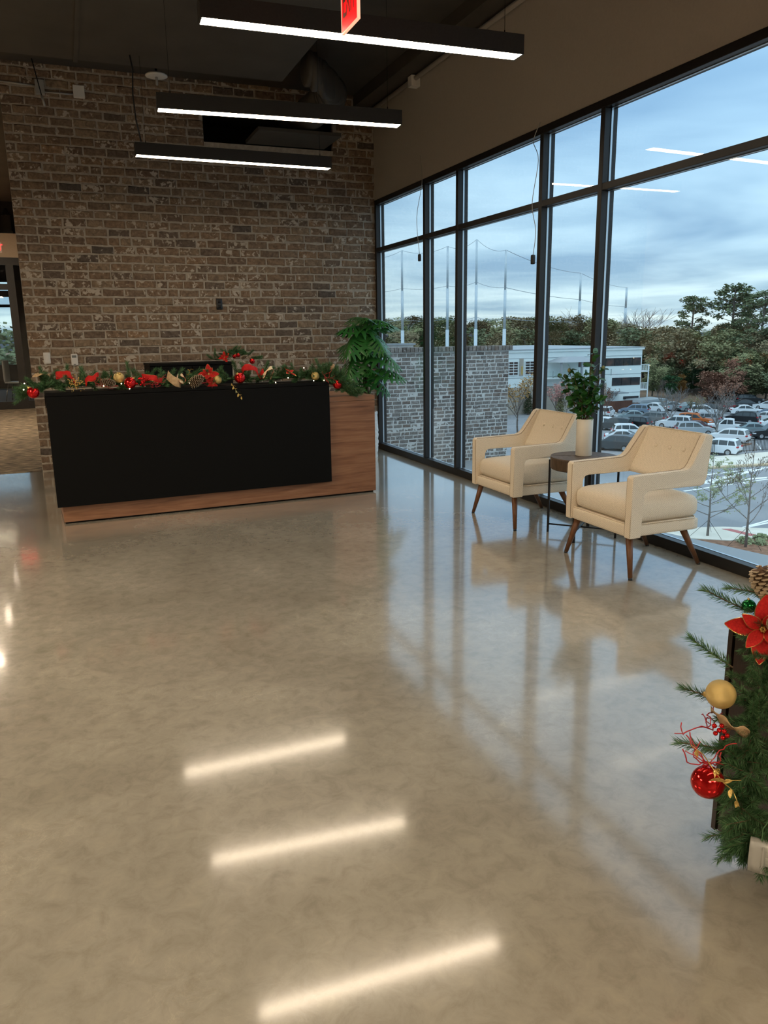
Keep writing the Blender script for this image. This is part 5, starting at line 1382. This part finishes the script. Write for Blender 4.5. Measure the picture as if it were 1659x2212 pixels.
def ribbon(pts, wdir, wd, mat, label, loc, edge=None, cat='ribbon'):
    """a folded strip of wired ribbon through pts, width along wdir"""
    pts = [Vector(p) for p in pts]; wv = Vector(wdir).normalized() * wd / 2; sm = []
    for i in range(len(pts) - 1):
        a = pts[max(0, i - 1)]; b = pts[i]; c = pts[i + 1]; d = pts[min(len(pts) - 1, i + 2)]
        for k in range(5):
            u = k / 5; sm.append(.5 * ((2 * b) + (c - a) * u + (2 * a - 5 * b + 4 * c - d) * u * u + (3 * b - a - 3 * c + d) * u ** 3))
    sm.append(pts[-1])
    g = MB(); n_ = len(sm)
    for i, p in enumerate(sm):
        tw = Matrix.Rotation(.25 * math.sin(i * .9), 3, (sm[min(i + 1, n_ - 1)] - sm[max(0, i - 1)]).normalized())
        for k in (-1, -.33, .33, 1): g.v.append(tuple(p + (tw @ wv) * k + Vector((0, 0, .002 * math.sin(i + k * 2)))))
    for i in range(n_ - 1):
        for k in range(3):
            a = i * 4 + k; g.f.append([a, a + 1, a + 5, a + 4]); g.mi.append(0)
    o = g.build('ribbon', mat, None, True, loc=loc)
    s = o.modifiers.new('thick', 'SOLIDIFY'); s.thickness = .0015
    tag(o, label, cat)
    if edge:
        for k in (0, 3):
            MB().tube([g.v[i * 4 + k] for i in range(n_)], .0012, 4).build('wire_edge', edge, o)
    return o
def poinsettia(loc, face, r_, label, n_=8):
    t = thing('poinsettia_flower', label, 'flower', loc)
    V, F = oval_leaf(1.0, .30, .22, 8); pm = MB(); pm.add(V, F); me = pm.mesh('petal', M['red_velvet'], True)
    rim = MB(); rim.tube([V[i * 3] for i in range(9)] , .012, 4); rim.tube([V[i * 3 + 2] for i in range(9)], .012, 4); rm = rim.mesh('gold_edge', M['gold'])
    T = Vector(face).normalized().to_track_quat('Z', 'Y').to_matrix().to_4x4()
    for k in range(n_):
        lay = k % 2
        Mx = T @ Matrix.Rotation(2 * PI * k / n_ + .2 * lay, 4, 'Z') @ Matrix.Translation((0, r_ * .06, r_ * .06 * lay)) @ Matrix.Rotation(R(18 + 22 * lay), 4, 'X') @ Matrix.Scale(r_ * (1 if not lay else .72), 4)
        p = inst('petal', me, t, Mx); inst('gold_edge', rm, p)
    for k in range(6):
        a = k * 1.05; p = T @ Vector((.06 * r_ * math.cos(a), .06 * r_ * math.sin(a), r_ * .14))
        MB().sphere(p, r_ * .045, 8, 6).build('stamen', M['gold'], t, True)
    return t
def gold_sprig(loc, pts, label, nleaf=7, lsz=.022, mat='gold_leaf', seed=1):
    rr = random.Random(seed); t = thing('gold_leaf_sprig', label, 'sprig', loc)
    MB().tube(pts, .0016, 5, r1=.001).build('stem', M['gold'], t, True)
    V, F = oval_leaf(lsz, lsz * .30, .2, 6); g = MB(); g.add(V, F); me = g.mesh('leaf', M[mat], True)
    pts = [Vector(p) for p in pts]
    for k in range(nleaf):
        u = (k + .6) / nleaf * (len(pts) - 1); i = min(int(u), len(pts) - 2); p = pts[i].lerp(pts[i + 1], u - i)
        d = (pts[i + 1] - pts[i]).normalized(); side_ = d.orthogonal().normalized(); side_.rotate(Matrix.Rotation(k * PI + rr.uniform(-.5, .5), 3, d))
        inst('leaf', me, t, aim(p, d * .5 + side_, rr.uniform(-.8, .8)))
    return t
def curls(loc, seed, label, r_=.03, n_=6):
    rr = random.Random(seed); g = MB()
    for k in range(n_):
        a = rr.uniform(0, 6.28); pts = [Vector((0, 0, 0))]; h = Vector((math.cos(a), rr.uniform(-.4, .4), abs(math.sin(a)) * .6 + .1)).normalized()
        for i in range(9):
            h = (h + Vector((rr.gauss(0, .55), rr.gauss(0, .4), rr.gauss(0, .45)))).normalized(); pts.append(pts[-1] + h * r_ * .33)
        g.tube(pts, .0016, 4)
    return tag(g.build('wire_curls', M['red_wire'], None, True, loc=loc), label, 'ornament')

random.seed(77)
def dw(u, v, z):
    c, s = math.cos(R(3.11)), math.sin(R(3.11))
    return Vector((-.153 + u * c - v * s, 6.75 + u * s + v * c, z))
dux, dvx = dw(1, 0, 0) - dw(0, 0, 0), dw(0, 1, 0) - dw(0, 0, 0)
G1 = thing('garland', 'green pine garland with ornaments along the top of the reception desk', 'garland', dw(0, 0, 1.076), R(3.11))
core = [(-.15, .05, .015), (-.02, .11, .045), (.4, .13, .05), (.9, .10, .045), (1.4, .12, .05), (1.9, .13, .045), (2.25, .11, .045), (2.37, .05, .03), (2.47, .02, -.05), (2.57, -.0, -.115)]
MB().tube(core, .012, 6).build('wire_core', M['needle'], G1, True)
def along(pts, u):
    u = u * (len(pts) - 1); i = min(int(u), len(pts) - 2); return Vector(pts[i]).lerp(Vector(pts[i + 1]), u - i)
for k in range(290):
    u = (k + random.random()) / 290
    p = along(core, u) + Vector((0, random.uniform(-.05, .05), random.uniform(-.015, .02)))
    a = random.uniform(-.5, PI + .5)
    d = Vector((random.gauss(0, .75), -math.cos(a) * .9, math.sin(a) * .85 + .02))
    if u < .06: d = Vector((-1, random.gauss(-.2, .5), random.gauss(-.25, .35)))
    if u > .93: d = Vector((1, random.gauss(-.2, .5), random.gauss(.15, .25)))
    inst('pine_sprig', random.choice(SPR), G1, aim(p, d, None, random.uniform(.78, 1.08)))
for k, (u, z) in enumerate([(-.18, 1.155), (-.19, 1.11), (.385, 1.135), (.40, 1.115), (.545, 1.125), (.60, 1.085), (1.86, 1.085), (1.96, 1.125), (2.13, 1.205), (2.30, 1.09), (.93, 1.17), (2.20, 1.09), (1.1, 1.11)]):
    MB().sphere((u, -.035 if k % 2 else .02, z - 1.076), .0045, 8, 6).build('fairy_light', M['fairy'], G1, True)
RB, GB = M['red_ball'], M['gold_ball']
for u, v, z, r_, mat, lab in ((-.125, -.02, 1.085, .046, RB, 'red ball hanging at the left end of the desk garland'), (.612, -.0, 1.130, .048, RB, 'red ball beside the gold ball on the left half of the desk garland'), (1.53, -.01, 1.138, .047, RB, 'red ball over the gold leaf sprig on the desk garland'), (2.43, -.03, 1.048, .042, RB, 'red ball at the right end of the desk garland above the walnut worktop'),
                              (.534, .06, 1.172, .044, GB, 'gold glitter ball between pinecone and red ball on the desk garland'), (1.336, .0, 1.128, .036, GB, 'gold glitter ball beside the poinsettia on the desk garland'), (2.236, .02, 1.128, .038, GB, 'gold glitter ball near the right end of the desk garland')):
    ball(dw(u, v, z), r_, mat, lab, (random.uniform(-.9, -.3), random.uniform(-.4, .4)), 'ball ornaments on the desk garland')
pinecone(dw(.375, .0, 1.135), dux * .9 - dvx * .25, .125, 'pinecone with pale tips on the left part of the desk garland')
pinecone(dw(1.09, -.02, 1.085), dux * .75 - dvx * .2 + Vector((0, 0, .55)), .145, 'larger tilted pinecone in the middle of the desk garland')
poinsettia(dw(1.266, .02, 1.175), -dvx + Vector((-.1, 0, .35)), .085, 'red poinsettia above the tilted pinecone on the desk garland')
poinsettia(dw(1.285, -.02, 1.10), -dvx + Vector((.1, 0, -.1)), .05, 'small red flower below the poinsettia on the desk garland', 6)
poinsettia(dw(1.993, .03, 1.165), -dvx * .5 + Vector((.4, 0, .9)), .065, 'red flower with upright petals on the right half of the desk garland', 7)
B0 = lambda u, v, z: dw(u, v, z)
def rel(us): return [dux * a + dvx * b + Vector((0, 0, c)) for a, b, c in us]
ribbon(rel([(-.05, .05, -.03), (-.06, .0, .03), (.0, -.02, .055), (.07, .0, .045), (.06, .03, .0)]), dvx + Vector((0, 0, .2)), .07, M['burlap'], 'tan burlap ribbon loop at the left end of the desk garland', B0(-.06, .10, 1.165))
ribbon(rel([(-.06, .0, .03), (.0, -.01, .04), (.05, -.02, .03), (.07, .0, -.02), (.10, .02, -.055)]), dvx * .6 + Vector((0, 0, .8)), .065, M['red_velvet'], 'deep red velvet ribbon near the left end of the desk garland', B0(.115, .07, 1.175))
ribbon(rel([(-.04, .0, -.02), (-.02, -.02, .02), (.02, -.03, .02), (.06, .0, .045), (.07, .03, .0)]), dvx * .4 + Vector((0, 0, .9)), .05, M['red_velvet'], 'small red bow left of the first pinecone on the desk garland', B0(.31, .04, 1.155), M['gold'])
ribbon(rel([(-.07, .0, .02), (.0, -.03, .015), (.05, -.02, .0), (.09, .02, -.02)]), dvx * .5 + Vector((0, 0, .8)), .06, M['red_velvet'], 'red ribbon right of the berry cluster on the desk garland', B0(.785, .03, 1.15), M['gold'])
ribbon(rel([(-.03, .02, .04), (.0, -.02, .0), (.05, -.03, -.03), (.08, .02, -.04)]), dvx * .3 + Vector((.3, 0, .8)), .075, M['burlap'], 'tan burlap ribbon cone in the middle left of the desk garland', B0(.95, .0, 1.145))
ribbon(rel([(-.03, .0, .04), (-.035, -.03, .0), (.01, -.04, -.03), (.03, -.01, .0), (.0, .02, .04)]), dvx * .9 + Vector((.3, 0, .2)), .04, M['cream_ribbon'], 'cream and red ribbon curl before the larger pinecone', B0(1.035, .02, 1.145), M['red_velvet'])
ribbon(rel([(-.07, .0, -.03), (-.06, -.01, .03), (.0, -.02, .04), (.06, .0, .01), (.09, .02, -.05), (.13, .02, .0)]), dvx * .6 + Vector((0, 0, .7)), .065, M['red_velvet'], 'bright red velvet ribbon right of the middle red ball', B0(1.64, .05, 1.185))
ribbon(rel([(-.05, .0, -.03), (-.01, -.02, .03), (.03, -.02, .05), (.05, .01, .01), (.02, .02, -.04)]), dvx * .8 + Vector((.2, 0, .4)), .05, M['cream_ribbon'], 'cream ribbon edged in red on the right half of the desk garland', B0(1.80, .04, 1.165), M['red_velvet'])
ribbon(rel([(-.03, .02, -.03), (-.02, .0, .03), (.03, -.01, .05), (.05, .02, .01)]), dvx * .6 + Vector((0, 0, .6)), .06, M['burlap'], 'tan burlap ribbon near the right end of the desk garland', B0(2.42, .08, 1.155))
gold_sprig(B0(1.44, -.05, 1.10), rel([(0, 0, 0), (.02, -.015, -.04), (.05, -.015, -.085), (.085, -.01, -.125)]), 'gold leaf sprig hanging over the black desk panel', 9, .03)
gold_sprig(B0(1.09, .02, 1.14), rel([(0, 0, 0), (.01, 0, .05), (.03, 0, .09)]), 'small gold leaf sprig standing above the larger pinecone', 5, .028, seed=3)
g = MB(); rr = random.Random(4)
for k in range(90):
    p = rel([(rr.gauss(0, .03), rr.gauss(0, .012) - .03, rr.gauss(0, .032))])[0]; g.sphere(p, .0042, 6, 4)
tag(g.build('gold_berry_spray', M['gold'], None, True, loc=B0(.185, .0, 1.145)), 'gold glitter spray right of the deep red velvet ribbon', 'ornament')
t = thing('berry_cluster', 'red berry cluster left of the red ribbon on the desk garland', 'ornament', B0(.71, .0, 1.145))
for k in range(14):
    MB().sphere(rel([(rr.gauss(0, .022), rr.uniform(-.04, 0), rr.gauss(0, .022))])[0], .0105, 10, 7).build('berry', RB, t, True)
for k, (u, lab) in enumerate(((.40, 'red wire curls below the first pinecone'), (.82, 'red wire curls beside the tan ribbon cone'), (1.24, 'red wire curls under the poinsettia on the desk garland'), (2.33, 'red wire curls beside the right gold ball'))):
    curls(B0(u, -.03, 1.11), 20 + k, lab, .04, 8)

# wreath-like heap on the black cabinet
G2 = thing('garland', 'short pine garland with red balls heaped on the black storage cabinet', 'garland', (.755 + .78, 8.27, 1.232), R(3.11))
for k in range(42):
    u = random.uniform(-.1, .33); p = Vector((u, random.uniform(.02, .16), .02 + .06 * math.sin(PI * min(1, max(0, (u + .1) / .42)))))
    d = Vector((random.gauss(0, .7), random.gauss(-.4, .6), random.uniform(.0, .8)))
    if u > .26: d = Vector((.9, -.5, random.uniform(-.45, .3)))
    inst('pine_sprig', random.choice(SPR), G2, aim(p, d, None, random.uniform(.6, .85)))
MB().tube([(.02, .08, .06), (.06, .08, .10), (.10, .06, .13)], .005, 5).build('bare_twig', M['twig'], G2)
def cw(x, y, z): 
    c, s = math.cos(R(3.11)), math.sin(R(3.11)); return (1.535 + x * c - y * s, 8.27 + x * s + y * c, 1.232 + z)
poinsettia(cw(-.02, .0, .045), (-.1, -1, .3), .06, 'red flower at the left of the garland on the black cabinet', 7)
for x, y, z, r_, lab in ((.085, -.01, .055, .022, 'left one of the two small red balls on the cabinet garland'), (.125, -.01, .065, .022, 'right one of the two small red balls on the cabinet garland'), (.27, -.02, .0, .030, 'lower red ball at the right end of the cabinet garland')):
    ball(cw(x, y, z), r_, RB, lab)
pinecone(cw(.15, -.02, .03), (.8, -.4, .3), .07, 'small pinecone in the garland on the black cabinet')

# ================================================================== CONSOLE CABINET WITH HANGING GARLAND
K = thing('console_cabinet', 'dark espresso wood console at the right edge with a garland hanging before it', 'cabinet', (1.604, 1.504, 0), R(-90))
Z0, Z1 = .088, .712
MB().box((0, 0, Z0), (.0155, .40, Z1)).build('side_board', M['console'], K, bevel=.001)
MB().box((1.2, 0, Z0), (1.2155, .40, Z1)).build('side_board', M['console'], K, bevel=.001)
MB().box((.0215, .004, Z1 - .022), (1.194, .40, Z1 - .004)).build('top_board', M['console'], K, bevel=.001)
MB().box((.0155, .02, Z0 + .002), (1.2, .398, Z0 + .02)).build('bottom_board', M['console'], K)
MB().box((.0155, .385, Z0 + .02), (1.2, .398, Z1 - .022)).build('back_board', M['console'], K)
for k in range(3):
    d = MB().box((.0215 + .391 * k, .004, Z0 + .004), (.0215 + .391 * k + .386, .022, Z1 - .026)).build('door', M['console'], K, bevel=.001)
    MB().cyl((.36 + .391 * k, -.012, .42), (.36 + .391 * k, .004, .42), .008, 10).build('knob', M['black_metal'], d)
for x in (.32, 1.08):
    for y in (.08, .34): MB().box((x, y - .025, 0), (x + .05, y + .025, Z0 + .002)).build('leg', M['console'], K)
G3 = thing('garland', 'thick pine garland hanging down in front of the dark console', 'garland', (1.60, 1.40, .712))
o3 = Vector((1.60, 1.40, .712))
gp = [Vector(p) for p in [(1.729, 1.44, .821), (1.645, 1.405, .775), (1.60, 1.37, .675), (1.575, 1.35, .56), (1.545, 1.35, .451), (1.52, 1.33, .348), (1.505, 1.30, .263), (1.50, 1.27, .211)]]
MB().tube([p - o3 for p in gp], .007, 6).build('wire_core', M['needle'], G3, True)
camdir = -Vector((1.6, 1.45, 0)).normalized(); lat = Vector((camdir.y, -camdir.x, 0)) * -1
for k in range(210):
    u = (k + random.random()) / 210; p = along(gp, u) + Vector((random.gauss(0, .012), random.gauss(0, .012), random.gauss(0, .012))) - camdir * .0
    a = random.uniform(0, 2 * PI)
    d = lat * math.cos(a) * 1.0 + camdir * (.25 + random.uniform(-.15, .45)) + Vector((0, 0, -.25 + math.sin(a) * .75))
    if u > .9: d.z -= .5
    inst('pine_sprig', random.choice(SPN), G3, aim(p - o3, d, None, random.uniform(.55, .85) * (.8 if u < .45 else 1)))
SPX = [((1.60, 1.44, .775), lat * -.9 + Vector((0, 0, .35)), .95), ((1.53, 1.41, .64), lat * -.85 + Vector((0, 0, .5)), 1.0), ((1.51, 1.40, .55), lat * -.9 + Vector((0, 0, .15)), .9), ((1.50, 1.37, .43), lat * -.95 + Vector((0, 0, -.05)), 1.0), ((1.50, 1.29, .25), lat * -.8 + Vector((0, 0, -.45)), .85), ((1.49, 1.28, .23), lat * -.6 + Vector((0, 0, -.8)), .8), ((1.62, 1.40, .83), lat * -.95 + Vector((0, 0, .05)), .8)]
for (p, d, s) in SPX:
    inst('pine_sprig', SPN[0], G3, aim(Vector(p) - o3, d, None, s))
ball((1.605, 1.446, .786), .018, M['green_ball'], 'small green ball hanging at the top of the console garland', (.1, 0))
ball((1.463, 1.378, .592), .037, GB, 'gold glitter ball on the console garland', (.3, 1.9))
ball((1.400, 1.335, .383), .041, RB, 'large red ball low on the console garland', (.1, .5))
pinecone((1.60, 1.42, .905), Vector((.25, -.15, -.9)), .10, 'big pinecone with pale scales on top of the console garland', True)
pinecone((1.60, 1.36, .78), camdir + Vector((.3, 0, -.2)), .07, 'pinecone beside the big poinsettia on the console garland', True)
poinsettia((1.595, 1.385, .745), camdir + Vector((-.1, 0, .25)), .085, 'big red poinsettia with gold-edged petals on the console garland', 8)
ribbon([lat * -.035 + Vector((0, 0, .01)), lat * -.005 + camdir * .02 + Vector((0, 0, -.012)), lat * .03 + camdir * .02 + Vector((0, 0, -.028)), lat * .06 + Vector((0, 0, -.04))], camdir * .6 + Vector((0, 0, .7)), .045, M['burlap'], 'tan burlap ribbon under the gold ball on the console garland', (1.482, 1.375, .535))
t = thing('berry_cluster', 'red berries on wire stems below the tan ribbon of the console garland', 'ornament', (1.455, 1.365, .50))
for k, (a, b) in enumerate(((-.012, .014), (.0, .004), (.012, .004), (-.008, -.006), (.010, -.014), (.02, -.006), (.005, .018))):
    p = lat * a + Vector((0, 0, b)) + camdir * .01
    MB().sphere(p, .0062, 12, 8).build('berry', RB, t, True)
    MB().tube([p, p * .3 + lat * .02 - camdir * .02], .0009, 4).build('stem', M['twig'], t)
curls((1.435, 1.385, .50), 41, 'red wire curls at the outer side of the console berries', .035, 6)
curls((1.415, 1.35, .42), 42, 'red wire curls over the large red console ball', .035, 9)
q0 = Vector((1.379, 1.379, .467)); gs = [Vector((0, 0, 0)), Vector((.012, -.03, -.012)), Vector((.02, -.06, -.04)), Vector((.03, -.085, -.065)), Vector((.035, -.11, -.072)), Vector((.032, -.137, -.10))]
gold_sprig(q0, gs, 'gold leaf sprig trailing across the console garland above the red ball', 6, .022, seed=6)
lb = thing('gold_leaf_sprig', 'single broad gold leaf right of the large red console ball', 'sprig', (1.405, 1.285, .412))
V, F = oval_leaf(.036, .011, .15, 8); g = MB(); g.add(V, F); g.build('leaf', M['gold_leaf'], lb, True).matrix_local = Matrix(((lat * -1).to_tuple() + (0,), camdir.to_tuple() + (0,), (0, 0, 1, 0), (0, 0, 0, 1))).transposed() @ Matrix.Rotation(R(-90), 4, 'Z') @ Matrix.Rotation(R(60), 4, 'Y')
MB().tube([(0, 0, 0), lat * .02 + Vector((0, 0, .008)), lat * .035 + Vector((0, 0, .012))], .001, 4).build('stem', M['gold'], lb, True)
t = thing('battery_box', 'frosted plastic battery box hanging at the bottom of the console garland', 'battery box', (1.478, 1.225, .222), R(-50))
MB().rbox((0, 0, 0), (.026, .014, .042), .004, 3).build('case', M['clear_plastic'], t, True)
for k in range(4): MB().box((.012, -.0165, -.030 + k * .016), (.0265, -.0135, -.022 + k * .016)).build('rib', M['clear_plastic'], t)
MB().box((.004, -.0165, -.036), (.008, -.0135, .036)).build('ridge', M['clear_plastic'], t)
MB().box((-.018, -.010, -.030), (.018, .010, .028)).build('batteries', M['grey_plastic'], t)
MB().tube([(0, 0, .042), (.0, .01, .07), (.015, .02, .10)], .0015, 5).build('lead', M['needle_light'], t)
